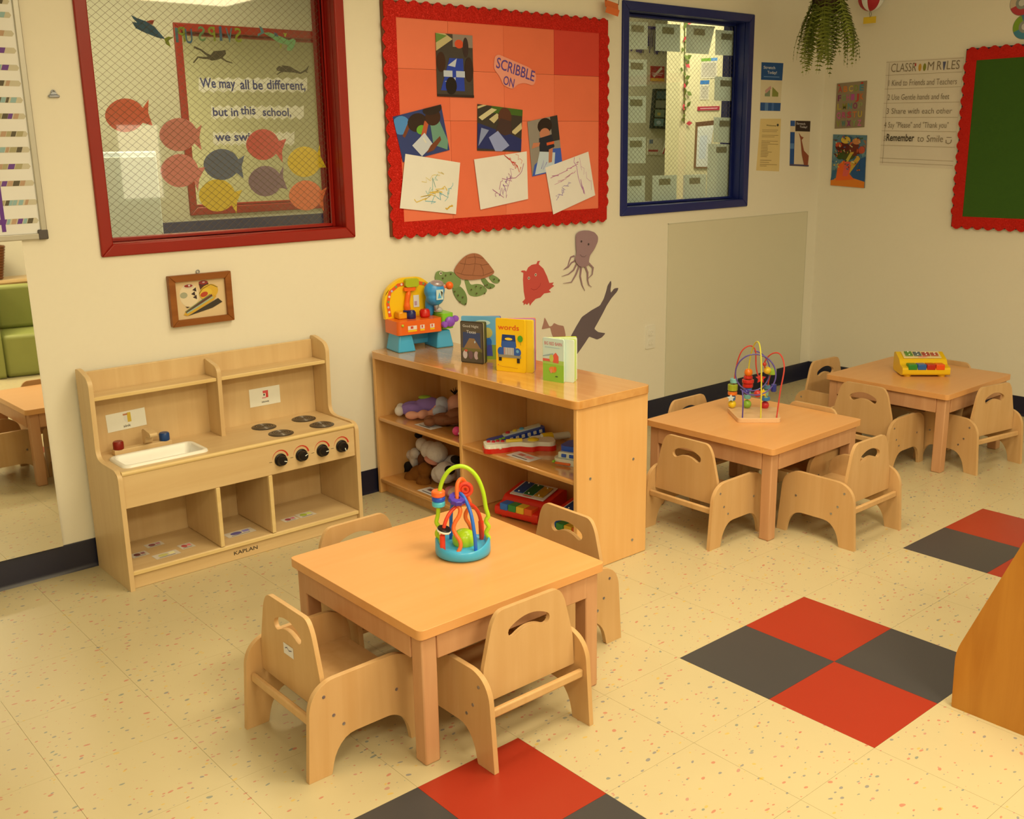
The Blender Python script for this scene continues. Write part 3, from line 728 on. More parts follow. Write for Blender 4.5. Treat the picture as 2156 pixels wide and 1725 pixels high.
# ---- bulletin board
BX0, BX1, BZ0, BZ1 = -.300, .953, 1.068, 1.980
bb = wall_thing('bulletin_board', 'coral paper bulletin board with a glittery red scalloped border', 'bulletin board', (BX0+BX1)/2, BZ0, .001)
bw, bh = (BX1-BX0)/2, BZ1-BZ0
MB().box((-bw, 0, 0), (bw, bh, .016)).build('backing', M(120, 60, 30), bb, .002)
xs = [-bw+.05]+[onwall(px, 200)[0]-(BX0+BX1)/2 for px in (941, 1056, 1161)]+[bw-.05]
zs = [.05, onwall(1050, 255)[1]-BZ0, onwall(900, 147)[1]-BZ0, bh-.05]
for i in range(4):
    for j in range(3):
        c_ = (214, 66, 46) if (i == 3 and j == 2) else [(240, 118, 76), (236, 112, 70), (242, 122, 80)][(i+j) % 3]
        MB().box((xs[i]+.0006, zs[j]+.0006, .016), (xs[i+1]-.0006, zs[j+1]-.0006, .0172+.0003*((i+j) % 2))).build('paper_sheet', M(*c_, .75), bb, smooth=False)
GLIT = glitter(206, 24, 10)
def border(parent, hw_, H, w=.058, z=.018, mat=GLIT, pitch=.058, amp=.017):
    """four strips with a scalloped outer edge"""
    def strip(a, b, inner_dir):
        a, b = Vector(a), Vector(b); d = (b-a); L = d.length; d.normalize(); n = Vector((-d.y, d.x))*inner_dir
        k = max(3, round(L/pitch)); pts = []
        for i in range(k):
            for q in range(5):
                t = (i+q/5)/k*L; pts.append(a+d*t-n*amp*abs(math.sin(PI*q/5))+n*amp*.35)
        pts.append(b+n*amp*.35)
        pts += [b+n*w, a+n*w]
        MB().prism([(p.x, p.y) for p in pts], z, z+.0012).build('border_strip', mat, parent, smooth=False)
    strip((-hw_, 0), (hw_, 0), 1); strip((-hw_, H), (hw_, H), -1)
    strip((-hw_, w), (-hw_, H-w), -1); strip((hw_, w), (hw_, H-w), 1)
border(bb, bw-.004, bh-.004)
cr4 = lambda L: crop(790, 0, 3.45, L)
BO = .0208
SK, SKD = (120, 62, 34), (64, 34, 20)
quad_thing('photo_print', 'tall photograph of a blue outdoor table seen from its end', 'photo', cr4([(415, 242), (682, 262), (693, 712), (428, 702)]), off=BO, base=(70, 60, 50), group='photographs on the bulletin board', rough=.3, shapes=[
    ('p', [(0, .72), (.45, .92), (.25, 1), (0, 1)], (200, 180, 120)), ('p', [(0, .85), (.3, .97), (0, 1)], (110, 140, 60)), ('r', (.45, .8, 1, 1), (150, 130, 110)), ('e', (.62, .85, .12, .07), (220, 80, 40)), ('e', (.8, .8, .08, .16), (60, 40, 36)),
    ('p', [(.1, .1), (.75, .1), (.72, .62), (.35, .62)], (40, 64, 160)), ('p', [(.3, .5), (.55, .62), (.5, .48)], (200, 200, 220)), ('r', (.18, .32, .42, .42), (196, 198, 220)), ('r', (.52, .32, .76, .42), (190, 194, 216)), ('p', [(.2, .24), (.5, .32), (.5, .25)], (200, 200, 220)),
    ('e', (.12, .55, .12, .16), SKD), ('e', (.88, .45, .12, .2), (56, 34, 26)), ('e', (.38, .18, .15, .14), (26, 16, 14)), ('r', (0, 0, 1, .04), (50, 34, 28))])
quad_thing('photo_print', 'tilted photograph of children in blue and green shirts drawing together', 'photo', cr4([(105, 850), (455, 760), (518, 1090), (180, 1178)]), off=BO, base=(46, 60, 110), group='photographs on the bulletin board', rough=.3, shapes=[
    ('e', (.12, .78, .18, .2), (80, 140, 190)), ('p', [(.1, .55), (.3, .85), (.38, .82), (.14, .5)], SK), ('e', (.45, .75, .2, .2), (50, 30, 22)), ('e', (.5, .58, .1, .1), (110, 170, 50)), ('p', [(.45, .42), (.6, .75), (.68, .7), (.55, .4)], (190, 90, 50)), ('p', [(.25, .3), (.55, .5), (.68, .2), (.4, .02)], (206, 206, 222)),
    ('p', [(.68, .2), (.7, .68), (.9, .66), (1, .2), (.95, .02)], (110, 150, 120)), ('e', (.78, .78, .16, .18), SKD), ('e', (.8, .95, .2, .12), (44, 30, 24)), ('p', [(.5, .06), (.62, .2), (.85, .35), (.86, .26), (.66, .08)], SK), ('l', [(.5, .4), (.54, .28)], .006, (230, 220, 190))])
quad_thing('photo_print', 'photograph of white sheets lying on a blue mat in striped shade', 'photo', cr4([(720, 757), (1047, 800), (1035, 1103), (718, 1095)]), off=BO, base=(60, 50, 40), group='photographs on the bulletin board', rough=.3, shapes=[
    ('r', (.3, .85, 1, 1), (70, 100, 30)), ('p', [(0, .9), (.2, 1), (.12, 1), (0, .95)], (210, 190, 130)), ('p', [(.02, .72), (.3, .95), (.42, .93), (.1, .66)], (214, 196, 140)), ('p', [(.25, .7), (.42, .85), (.5, .8), (.36, .62)], (206, 186, 130)), ('p', [(.75, .45), (.98, .7), (1, .55), (.85, .4)], (206, 186, 130)),
    ('p', [(0, .05), (0, .6), (.35, .5), (.75, .4), (1, .3), (1, .02)], (36, 44, 96)), ('e', (.6, .78, .15, .22), (92, 50, 32)), ('p', [(.4, .45), (.5, .75), (.74, .7), (.78, .42), (.6, .36)], (70, 46, 40)), ('p', [(.25, .3), (.45, .46), (.72, .14), (.55, .0), (.4, .0)], (150, 156, 190)), ('p', [(.02, .1), (.08, .5), (.25, .46)], (140, 146, 170))])
quad_thing('photo_print', 'narrow photograph of a child in a dark shirt reaching to a drawing', 'photo', cr4([(1082, 885), (1298, 838), (1340, 1230), (1118, 1282)]), off=BO, base=(150, 136, 116), group='photographs on the bulletin board', rough=.3, shapes=[
    ('r', (.75, .55, 1, 1), (50, 44, 40)), ('p', [(0, 0), (1, 0), (1, .4), (.7, .42), (.1, .2)], (60, 90, 170)), ('e', (.55, .86, .24, .14), (40, 24, 18)), ('e', (.52, .72, .17, .1), (196, 122, 84)), ('p', [(.3, .42), (.32, .66), (.75, .68), (.8, .45), (.6, .38)], (30, 32, 44)), ('r', (.55, .5, .8, .55), (220, 90, 40)), ('p', [(.05, .5), (.12, .6), (.34, .58), (.3, .52)], (200, 124, 84)), ('p', [(.08, .02), (.3, .42), (.8, .34), (.7, .02)], (196, 204, 226)), ('p', [(.55, .18), (.6, .42), (.74, .44), (.66, .18)], (196, 120, 80)), ('l', [(.3, .1), (.4, .25), (.36, .08), (.5, .2)], .003, (110, 90, 170))])
def scrib(seed, boxes):
    r = random.Random(seed); out = []
    for (x0, y0, x1, y1, c, n, w) in boxes:
        P = []
        for i in range(n):
            t = i/(n-1); P.append((x0+(x1-x0)*(t+r.uniform(-.25, .25)), y0+(y1-y0)*(t+r.uniform(-.25, .25))))
        out.append(('l', P, w, c))
    return out
G_ = 'crayon drawings on the bulletin board'
quad_thing('crayon_drawing', 'crayon drawing with yellow and teal scribbles', 'drawing', cr4([(195, 1118), (592, 1182), (562, 1555), (155, 1512)]), off=BO+.0022, base=(240, 228, 202), group=G_, shapes=scrib(1, [(.45, .3, .62, .75, (150, 190, 170), 16, .003), (.3, .2, .8, .5, (226, 190, 90), 20, .0045), (.5, .15, .85, .5, (120, 180, 180), 14, .003), (.82, .08, .92, .16, (222, 170, 50), 12, .006), (.8, .3, .9, .6, (140, 190, 180), 8, .0025), (.4, .55, .7, .75, (232, 206, 130), 12, .003)]))
quad_thing('crayon_drawing', 'crayon drawing with purple strokes and a red patch', 'drawing', cr4([(693, 1158), (1075, 1100), (1085, 1445), (740, 1522)]), off=BO+.0022, base=(240, 226, 204), group=G_, shapes=scrib(2, [(.6, .95, .85, .65, (206, 70, 60), 18, .004), (.22, .1, .8, .7, (176, 100, 140), 18, .003), (.4, .2, .65, .5, (150, 90, 150), 18, .003), (.8, .95, .9, .75, (220, 110, 90), 6, .002), (.55, .1, .7, .8, (190, 120, 160), 10, .002)]))
quad_thing('crayon_drawing', 'tilted crayon drawing with pink and violet scribbles', 'drawing', cr4([(1210, 1218), (1522, 1102), (1572, 1418), (1268, 1557)]), off=BO+.0022, base=(240, 226, 206), group=G_, shapes=scrib(3, [(.15, .75, .75, .85, (190, 110, 150), 18, .0028), (.65, .85, .75, .15, (190, 120, 170), 14, .003), (.15, .3, .45, .5, (140, 110, 170), 22, .0024), (.2, .6, .7, .7, (206, 140, 160), 16, .002), (.75, .8, .95, .2, (214, 160, 180), 10, .002)]))
pp = [onwall(*q) for q in cr4([(845, 412), (872, 398), (1100, 495), (1150, 545), (1130, 628), (1060, 603), (1010, 615), (975, 652), (905, 622), (885, 562), (835, 500)])]
sx, sz = pp[0]; sg = wall_thing('title_sign', 'pink cut-out sign reading SCRIBBLE ON', 'sign', sx, sz, BO)
sheet(sg, roundpoly(rel(pp, sx, sz), .02, 4), M(240, 152, 120, .6), .001)
pr = Print(.0014); d0 = Vector(onwall(*cr4([(1120, 590)])[0]))-Vector(onwall(*cr4([(850, 490)])[0])); an = math.atan2(d0.y, d0.x)
(x, z), = rel([onwall(*cr4([(852, 492)])[0])], sx, sz); pr.text('SCRIBBLE', x, z, .045, (96, 66, 130), d0.length*1.02, an)
(x, z), = rel([onwall(*cr4([(903, 612)])[0])], sx, sz); pr.text('ON', x, z, .038, (96, 66, 130), .062, an)
pr.build('lettering', sg)

# ---- sea creatures cut from paper
cr = lambda L: crop(890, 470, 5.014, L)
def cut(name, label, pieces, ptop, extra=None):
    ox, oz = onwall(*cr([ptop])[0]); th = wall_thing(name, label, 'paper cutout', ox, oz, 0, 'sea creature cutouts')
    for i, (nm, pts, c, rad) in enumerate(pieces):
        P = rel([onwall(*q) for q in cr(pts)], ox, oz); P = roundpoly(P, rad, 3) if rad else P
        sheet(th, P, M(*c, .75, vary=.03), .0012, nm, .0004+.0011*i)
    if extra:
        p = Print(.0005+.0012*len(pieces))
        for e in extra:
            P = rel([onwall(*q) for q in cr(e[1])], ox, oz)
            if e[0] == 'l': p.line(P, e[2], e[3])
            else: p.poly(ell(P[0][0], P[0][1], e[2], e[2], 10), e[3])
        p.build('print', th)
    return th
g1, g2 = (132, 152, 84), (120, 142, 76); sp = [('d', [(x, y)], .004, (92, 80, 44)) for x, y in ((230, 550), (285, 535), (200, 580), (325, 720), (410, 780), (380, 830), (440, 850), (360, 760), (500, 700), (550, 665), (600, 680), (555, 740), (640, 740), (665, 650), (700, 680), (740, 590), (790, 600), (640, 660))]
cut('turtle_cutout', 'green sea turtle paper cutout with a brown shell on the wall', [
    ('flipper', [(435, 595), (480, 595), (502, 655), (560, 640), (625, 645), (680, 702), (668, 735), (600, 772), (540, 777), (485, 760), (463, 700)], g1, .02),
    ('flipper', [(605, 585), (655, 575), (695, 632), (735, 638), (768, 662), (735, 690), (680, 698), (640, 645)], g2, .015), ('flipper', [(690, 575), (722, 540), (782, 568), (818, 605), (790, 636), (742, 632)], g1, .015),
    ('flipper', [(300, 680), (385, 655), (442, 722), (466, 792), (455, 877), (390, 842), (335, 780)], g2, .02),
    ('head', [(122, 560), (132, 514), (178, 497), (226, 518), (310, 506), (350, 560), (402, 592), (390, 662), (330, 692), (290, 680), (240, 640), (150, 615), (122, 590)], g1, .015),
    ('shell', [(303, 510), (380, 398), (450, 335), (530, 311), (600, 330), (682, 420), (752, 516), (722, 545), (640, 582), (500, 600), (392, 592)], (176, 110, 72), .03)], (480, 780),
    [('l', [(345, 520), (430, 545), (620, 555), (735, 510)], .0016, (126, 74, 44)), ('l', [(380, 420), (430, 430), (480, 438), (540, 425), (620, 442), (690, 430)], .0016, (126, 74, 44)), ('l', [(455, 345), (440, 400), (425, 470), (395, 535)], .0014, (126, 74, 44)), ('l', [(530, 320), (545, 380), (540, 425)], .0014, (126, 74, 44)), ('l', [(540, 430), (530, 500), (515, 545)], .0014, (126, 74, 44)), ('l', [(600, 440), (625, 490), (630, 550)], .0014, (126, 74, 44)), ('l', [(460, 365), (540, 355), (630, 370)], .0014, (126, 74, 44)), ('d', [(178, 527)], .008, (226, 214, 170)), ('d', [(180, 527)], .004, (60, 44, 30))]+sp)
cut('red_creature_cutout', 'smiling red sea creature paper cutout with ragged feet', [('body', [(1035, 512), (1048, 500), (1075, 500), (1092, 510), (1112, 468), (1150, 440), (1200, 430), (1212, 400), (1240, 398), (1228, 412), (1224, 436), (1272, 480), (1310, 560), (1335, 632), (1382, 626), (1366, 648), (1386, 662), (1352, 688), (1330, 708), (1352, 728), (1322, 735), (1280, 742), (1240, 785), (1190, 800), (1150, 842), (1130, 872), (1122, 838), (1100, 862), (1082, 848), (1066, 866), (1064, 842), (1050, 832), (1080, 800), (1066, 720), (1058, 600), (1062, 524)], (208, 80, 66), 0)], (1130, 872),
    [('d', [(1118, 580)], .007, (226, 206, 170)), ('d', [(1190, 545)], .007, (226, 206, 170)), ('d', [(1118, 580)], .0038, (70, 44, 34)), ('d', [(1190, 545)], .0038, (70, 44, 34)), ('l', [(1138, 690), (1170, 705), (1205, 695), (1235, 660), (1242, 630)], .0018, (160, 44, 40))])
tent = [[(1600, 345), (1562, 360), (1546, 400), (1530, 455), (1482, 494)], [(1608, 395), (1565, 420), (1535, 465), (1492, 490)], [(1620, 430), (1588, 495), (1535, 538), (1463, 562)], [(1650, 440), (1612, 540), (1565, 622), (1476, 636)], [(1668, 445), (1655, 560), (1676, 655), (1704, 714)], [(1700, 440), (1732, 520), (1732, 600), (1745, 652), (1776, 674)], [(1735, 415), (1788, 468), (1778, 540), (1735, 582)]]
op = [('tentacle', stroke(t_, [18, 15, 12, 9, 3][:len(t_)] if len(t_) == 5 else [18, 14, 10, 3]), (158, 122, 116), 0) for t_ in tent]
cut('octopus_cutout', 'mauve octopus paper cutout with thin curling tentacles', op+[('head', [(1603, 118), (1630, 90), (1680, 76), (1740, 76), (1800, 95), (1838, 140), (1836, 192), (1800, 272), (1752, 340), (1740, 400), (1745, 440), (1700, 462), (1640, 457), (1604, 412), (1590, 370), (1612, 320), (1603, 220)], (162, 126, 120), .01)], (1700, 700),
    [('d', [(1660, 192)], .0055, (70, 56, 56)), ('d', [(1735, 222)], .0055, (70, 56, 56)), ('l', [(1645, 328), (1665, 352), (1695, 352), (1712, 335)], .0016, (110, 80, 80))])
cut('whale_cutout', 'slate grey whale paper cutout diving behind the shelf books', [('body', [(1985, 604), (1990, 640), (1980, 700), (1984, 738), (2020, 690), (2066, 682), (2052, 720), (1990, 792), (1940, 870), (1900, 950), (1850, 1042), (1808, 1116), (1850, 1150), (1928, 1162), (1890, 1206), (1840, 1229), (1755, 1196), (1720, 1252), (1668, 1328), (1600, 1420), (1530, 1400), (1530, 1280), (1565, 1190), (1620, 1090), (1680, 990), (1780, 920), (1870, 870), (1910, 800), (1936, 720), (1950, 660)], (110, 92, 88), .008)], (1600, 1420))
cut('fish_cutout', 'small brown fish paper cutout above the red barn book', [('body', [(1285, 994), (1310, 1040), (1335, 1092), (1365, 1085), (1384, 1054), (1430, 1076), (1485, 1085), (1497, 1130), (1508, 1192), (1470, 1240), (1390, 1235), (1362, 1172), (1345, 1102), (1300, 1112), (1254, 1121), (1275, 1050)], (178, 128, 104), .006)], (1470, 1240))

# ---- framed still life, clip, outlet, wall panel
fr = wall_thing('framed_picture', 'small brown framed picture of patterned pots above the play kitchen', 'picture', -1.135, .812)
W_, H_, fwid, fd = .236, .182, .023, .022
for s_ in (-1, 1):
    MB().prism([(s_*W_/2, 0), (s_*W_/2, H_), (s_*(W_/2-fwid), H_-fwid), (s_*(W_/2-fwid), fwid)], 0, fd).build('frame_side', BROWNW, fr, .002)
MB().prism([(-W_/2, 0), (W_/2, 0), (W_/2-fwid, fwid), (-W_/2+fwid, fwid)], 0, fd).build('frame_side', BROWNW, fr, .002)
MB().prism([(-W_/2, H_), (W_/2, H_), (W_/2-fwid, H_-fwid), (-W_/2+fwid, H_-fwid)], 0, fd).build('frame_side', BROWNW, fr, .002)
MB().box((-W_/2+fwid, fwid, 0), (W_/2-fwid, H_-fwid, .009)).build('picture_sheet', M(226, 190, 132, .6), fr, smooth=False)
MB().torus((0, H_+.006, .004), .006, .0016, 12, 6).build('hanger', STEEL, fr)
pr = Print(.0094); pw = lambda a, b: ((a-1080)/1000*.186, .091-(b-740)/760*.136)
E_ = lambda a, b, ra, rb, rot=0: ell(*pw(a, b), ra/1000*.186, rb/760*.136, 24, 0, rot)
pr.poly(E_(850, 650, 195, 235), (232, 206, 156)).poly(E_(850, 470, 115, 50), (214, 190, 150)).poly(E_(850, 460, 85, 30), (150, 50, 40)).poly(E_(865, 455, 22, 18), (220, 200, 180)).poly(E_(740, 640, 75, 60), (170, 164, 124))
for (a, b) in ((960, 560), (930, 640), (960, 710)): pr.poly([pw(a-40, b-10), pw(a+35, b-60), pw(a+40, b+30)], (60, 40, 36))
pr.poly([pw(1060, 440), pw(1250, 430), pw(1290, 560), pw(1090, 580)], (84, 44, 40)).poly(E_(1155, 420, 95, 38), (150, 54, 46)).poly(E_(1160, 415, 28, 14), (214, 180, 170))
pr.poly([pw(790, 1060), pw(1430, 765), pw(1515, 850), pw(1300, 950)], (64, 54, 40)).poly(E_(1250, 620, 200, 150, .3), (220, 170, 50)).poly(E_(1190, 640, 130, 90, .3), (228, 186, 60)).poly(E_(1150, 660, 80, 50, .3), (186, 70, 40))
pr.poly([pw(700, 1030), pw(760, 960), pw(1290, 660), pw(1400, 720), pw(1330, 800), pw(1000, 960), pw(780, 1060)], (210, 160, 50)).line([pw(750, 985), pw(1310, 690)], .008, (96, 64, 56)).line([pw(770, 1000), pw(1330, 730)], .004, (150, 180, 150)).line([pw(740, 970), pw(1270, 670)], .003, (120, 130, 70)).line([pw(1050, 640), pw(1130, 540), pw(1300, 470), pw(1440, 540)], .002, (120, 100, 40)).poly([pw(750, 865), pw(840, 880), pw(790, 900)], (80, 60, 40))
pr.build('print', fr)
cl = wall_thing('bulldog_clip', 'silver bulldog clip hung on the wall beside the red window', 'clip', *onwall(113, 206))
MB().box((-.017, 0, 0), (.017, .009, .010)).build('jaw', STEEL, cl, .003); MB().prism(ell(0, .016, .008, .009, 14), .001, .006, holes=[ell(0, .018, .0035, .004, 10)[::-1]]).build('grip', STEEL, cl, .001)
MB().prism([(-.012, .009), (.012, .009), (.006, .018), (-.006, .018)], .002, .007).build('spring', STEEL, cl, .001)
ou = wall_thing('wall_outlet', 'ivory double wall outlet low beside the pale wall panel', 'outlet', 1.296, .384)
OUTM = M(240, 224, 186, .35)
MB().prism(rrect(-.036, 0, .036, .122, .006), 0, .006).build('cover_plate', OUTM, ou, .0025, 2)
for zz in (.036, .084):
    MB().prism(roundpoly([(-.015, zz-.015), (.015, zz-.015), (.017, zz), (.015, zz+.015), (-.015, zz+.015), (-.017, zz)], .004), .006, .010, holes=[[(a, zz), (a, zz+.008), (a+.0018, zz+.008), (a+.0018, zz)] for a in (-.0072, .0054)]+[ell(0, zz-.006, .002, .002, 8)[::-1]]).build('socket', OUTM, ou)
wp = wall_thing('wall_panel', 'large pale green acrylic panel fixed low on the wall near the corner', 'panel', 2.040, .104)
MB().box((-.618, 0, 0), (.618, .914, .004)).build('panel_sheet', M(222, 206, 162, .35, spec=.5, vary=.015), wp, .001, 1, smooth=False)
tr_ = MB(); MB().box((-.621, 0, 0), (-.618, .917, .005)).build('panel_edge', M(216, 202, 160, .4), wp); MB().box((-.621, .914, 0), (.621, .917, .005)).build('panel_edge', M(216, 202, 160, .4), wp); MB().box((.618, 0, 0), (.621, .914, .005)).build('panel_edge', M(216, 202, 160, .4), wp)

# ---- striped chart board over the mirror
cb = wall_thing('chart_board', 'white magnetic chart board with rows of patterned tape', 'board', -2.10, 1.152)
bw2, bh2 = .463, .93
MB().box((-bw2+.018, .018, 0), (bw2-.018, bh2-.018, .012)).build('board_face', M(238, 226, 204, .35), cb, smooth=False)
ALU = M(196, 182, 150, .35, metal=.5)
for s_ in (-1, 1): MB().box((min(s_*bw2, s_*(bw2-.02)), .02, 0), (max(s_*bw2, s_*(bw2-.02)), bh2-.02, .018)).build('frame_rail', ALU, cb, .003)
MB().box((-bw2+.02, 0, 0), (bw2-.02, .02, .018)).build('frame_rail', ALU, cb, .003); MB().box((-bw2+.02, bh2-.02, 0), (bw2-.02, bh2, .018)).build('frame_rail', ALU, cb, .003)
for s_ in (-1, 1):
    for z_ in (0, bh2-.03): MB().box((min(s_*bw2*1.003, s_*(bw2-.03)), z_-.001, 0), (max(s_*bw2*1.003, s_*(bw2-.03)), z_+.031, .0195)).build('corner_cap', M(90, 80, 70, .4), cb, .004)
TC = [(112, 66, 130), (150, 176, 160), (176, 160, 110), (96, 84, 60), (190, 150, 110)]
rr = random.Random(5)
for i, (xe, ye) in enumerate(zip((18, 22, 28, 33, 39, 43, 47, 53, 57, 62, 63, 71, 78, 80), (3, 32, 71, 107, 143, 176, 211, 245, 282, 315, 350, 385, 425, 464))):
    X_, Z_ = onwall(xe, ye, WY-.012); x1 = X_+2.10; z_ = Z_-1.152
    if z_ > bh2-.03: continue
    st = MB().prism([(-bw2+.03, z_-.0085), (x1-.004, z_-.0085), (x1+.002, z_), (x1-.004, z_+.0085), (-bw2+.03, z_+.0085)], .012, .0128).build('tape_strip', M(206, 190, 150, .6), cb, smooth=False)
    p = Print(.0131, 0); x = -bw2+.034
    while x < x1-.03:
        w_ = rr.uniform(.008, .022); c_ = rr.choice(TC)
        p.poly([(x, z_-.008), (x+w_, z_-.008), (x+w_+.006, z_+.008), (x+.006, z_+.008)], c_); x += w_+rr.uniform(0, .006)
    p.build('stripe_print', st)
X_, Z_ = onwall(8, 480, WY-.012)
MB().box((X_+2.10-.006, .03, .0128), (X_+2.10+.006, .36, .0136)).build('purple_tape', M(104, 52, 128, .5), cb, smooth=False)

# ---- posters left of the corner
quad_thing('info_poster', 'blue and white poster with a small house drawing', 'poster', [(1603, 131), (1649, 133), (1642, 234), (1600, 233)], base=(226, 204, 156), group='notices by the blue window', shapes=[
    ('r', (0, .64, 1, 1), (26, 78, 130)), ('t', 'Stretch', .10, .87, .06, (222, 214, 196), .55), ('t', 'Today!', .28, .77, .06, (222, 214, 196), .45), ('r', (.12, .70, .85, .715), (120, 150, 180)), ('p', [(.2, .35), (.45, .5), (.45, .3), (.2, .3)], (130, 140, 100)), ('p', [(.55, .3), (.55, .5), (.85, .38), (.85, .3)], (140, 140, 60)), ('p', [(.2, .42), (.45, .52), (.5, .47), (.25, .36)], (206, 150, 130)),
    ('r', (0, 0, 1, .17), (40, 80, 130)), ('r', (.22, 0, .38, .17), (90, 124, 160)), ('r', (.55, 0, .66, .17), (70, 104, 150))])
quad_thing('notice_sheet', 'pale yellow printed notice below the house poster', 'poster', [(1601, 250), (1644, 250), (1640, 361), (1592, 359)], base=(230, 196, 122), group='notices by the blue window', shapes=[('t', 'Welcome', .3, .86, .03, (90, 80, 50), .45), ('e', (.85, .88, .05, .025), (60, 60, 50))]+[('r', (.12, y, .12+w_, y+.008), (160, 130, 80)) for y, w_ in ((.78, .75), (.75, .7), (.68, .78), (.65, .6), (.57, .76), (.54, .4), (.51, .78), (.48, .3), (.45, .3), (.42, .32), (.39, .3), (.36, .5), (.33, .35), (.30, .34), (.27, .3), (.20, .5), (.16, .4), (.12, .75), (.09, .3))])
quad_thing('giraffe_poster', 'poster of a giraffe with a blue strip and dark heading', 'poster', [(1664, 254), (1706, 255), (1702, 351), (1662, 349)], base=(226, 200, 156), group='notices by the blue window', shapes=[
    ('r', (.25, .77, 1, 1), (52, 34, 26)), ('t', 'Stretch', .30, .92, .045, (216, 200, 180), .45), ('t', 'Today!', .46, .85, .045, (216, 200, 180), .38), ('r', (0, .88, .22, 1), (46, 84, 140)), ('r', (0, 0, .22, .75), (40, 78, 130)), ('r', (0, .38, .2, .5), (90, 124, 160)), ('r', (0, 0, 1, .04), (80, 70, 90)), ('p', [(.42, .74), (.55, .66), (.68, .64), (.58, .58), (.72, .35), (.98, .24), (.95, .03), (.75, .03), (.62, .25), (.52, .6)], (150, 76, 44))])
# ---- right wall: alphabet print, painting, rules, green board
ab = [(1763, 176), (1826, 170), (1820, 268), (1758, 271)]
ABC = [('A', (180, 70, 60)), ('B', (206, 120, 50)), ('C', (200, 170, 70)), ('D', (130, 140, 60)), ('E', (80, 130, 130)), ('F', (130, 60, 90)), ('G', (130, 150, 90)), ('H', (190, 100, 120)), ('I', (180, 80, 130)), ('J', (190, 60, 50)), ('K', (206, 110, 50)), ('L', (186, 160, 60)), ('M', (140, 130, 50)), ('N', (90, 140, 120)), ('O', (140, 60, 90)), ('P', (150, 150, 90)), ('Q', (200, 100, 130)), ('R', (190, 80, 110)), ('S', (190, 60, 70)), ('T', (206, 120, 60)), ('U', (190, 160, 60)), ('V', (150, 150, 60)), ('W', (80, 130, 110)), ('X', (150, 50, 110)), ('Y', (140, 160, 90)), ('Z', (200, 110, 130))]
rows = ['ABCDE', 'FGHIJK', 'LMNOP', 'QRSTU', 'VWXYZ']; sh_ = [('r', (0, 0, 1, 1), (150, 128, 92))]
AD = dict(ABC)
for j, rw_ in enumerate(rows):
    for i, c in enumerate(rw_): sh_.append(('t', c, .06+i*.9/len(rw_), .80-j*.19, .13, AD[c], .9/len(rw_)*.76, .03))
sh_ += [('e', (.09, .955, .03, .02), (190, 60, 40)), ('e', (.86, .96, .04, .02), (190, 50, 40))]
quad_thing('alphabet_print', 'grey-brown alphabet print with colourful capital letters', 'poster', ab, onright, right_thing, .0, (150, 128, 92), 'prints beside the rules chart', t=.004, shapes=sh_)
rp = random.Random(11); pa = [('r', (0, 0, 1, 1), (96, 128, 130))]
for _ in range(30): x, y = rp.random(), rp.uniform(.3, 1); pa.append(('p', [(x, y), (min(1, x+rp.uniform(.05, .2)), y+rp.uniform(-.03, .0)), (min(1, x+rp.uniform(.02, .15)), max(0, y-rp.uniform(.05, .15)))], rp.choice([(70, 110, 130), (120, 150, 140), (60, 90, 110), (150, 110, 80)])))
pz = []
for _ in range(70):
    x, y = rp.uniform(.05, .85), rp.uniform(.3, .97); a_ = rp.uniform(0, 3.1); l_ = rp.uniform(.03, .10); pz.append(('l', [(x, y), (min(.99, x+l_*math.cos(a_)), min(.99, y+l_*.7*math.sin(a_)))], rp.uniform(.003, .008), rp.choice([(206, 90, 40), (220, 170, 60), (90, 40, 20), (70, 90, 30), (60, 100, 130), (190, 60, 50), (220, 200, 130)])))
pa += [('p', [(0, 0), (1, 0), (1, .12), (.6, .2), (.3, .2), (0, .1)], (224, 124, 30)), ('p', [(.62, .18), (1, .12), (1, .6), (.85, .55), (.6, .3)], (36, 80, 120)), ('p', [(.55, .25), (.85, .55), (.78, .62), (.5, .35)], (206, 160, 50)), ('p', [(.15, .1), (.2, .4), (.35, .5), (.6, .48), (.55, .25), (.7, .15)], (232, 96, 26)), ('p', [(.35, .2), (.4, .5), (.6, .46), (.5, .2)], (222, 90, 70)), ('e', (.45, .66, .28, .15), (70, 76, 24)), ('e', (.32, .76, .22, .09), (96, 30, 20)), ('e', (.68, .72, .18, .12), (110, 44, 24)), ('e', (.4, .9, .14, .07), (220, 180, 60)), ('e', (.2, .8, .1, .05), (206, 80, 40)), ('e', (.72, .88, .12, .06), (206, 130, 70)), ('e', (.88, .72, .1, .07), (190, 80, 50)), ('p', [(.42, .5), (.55, .66), (.66, .68), (.5, .48)], (190, 170, 60)), ('e', (.25, .58, .1, .06), (60, 80, 24)), ('p', [(.0, .1), (.1, .12), (.16, .3), (.05, .3)], (50, 96, 120))]+pz
quad_thing('flower_painting', 'bright abstract flower painting below the alphabet print', 'painting', [(1755, 283), (1826, 285), (1821, 396), (1750, 390)], onright, right_thing, .0, (120, 120, 110), 'prints beside the rules chart', t=.004, shapes=pa)
INK = (132, 112, 80)
ru = [('r', (.0, y, 1, y+.0035), (178, 154, 112)) for y in (.987, .865, .735, .60, .465, .335, .195, .07, .03)]
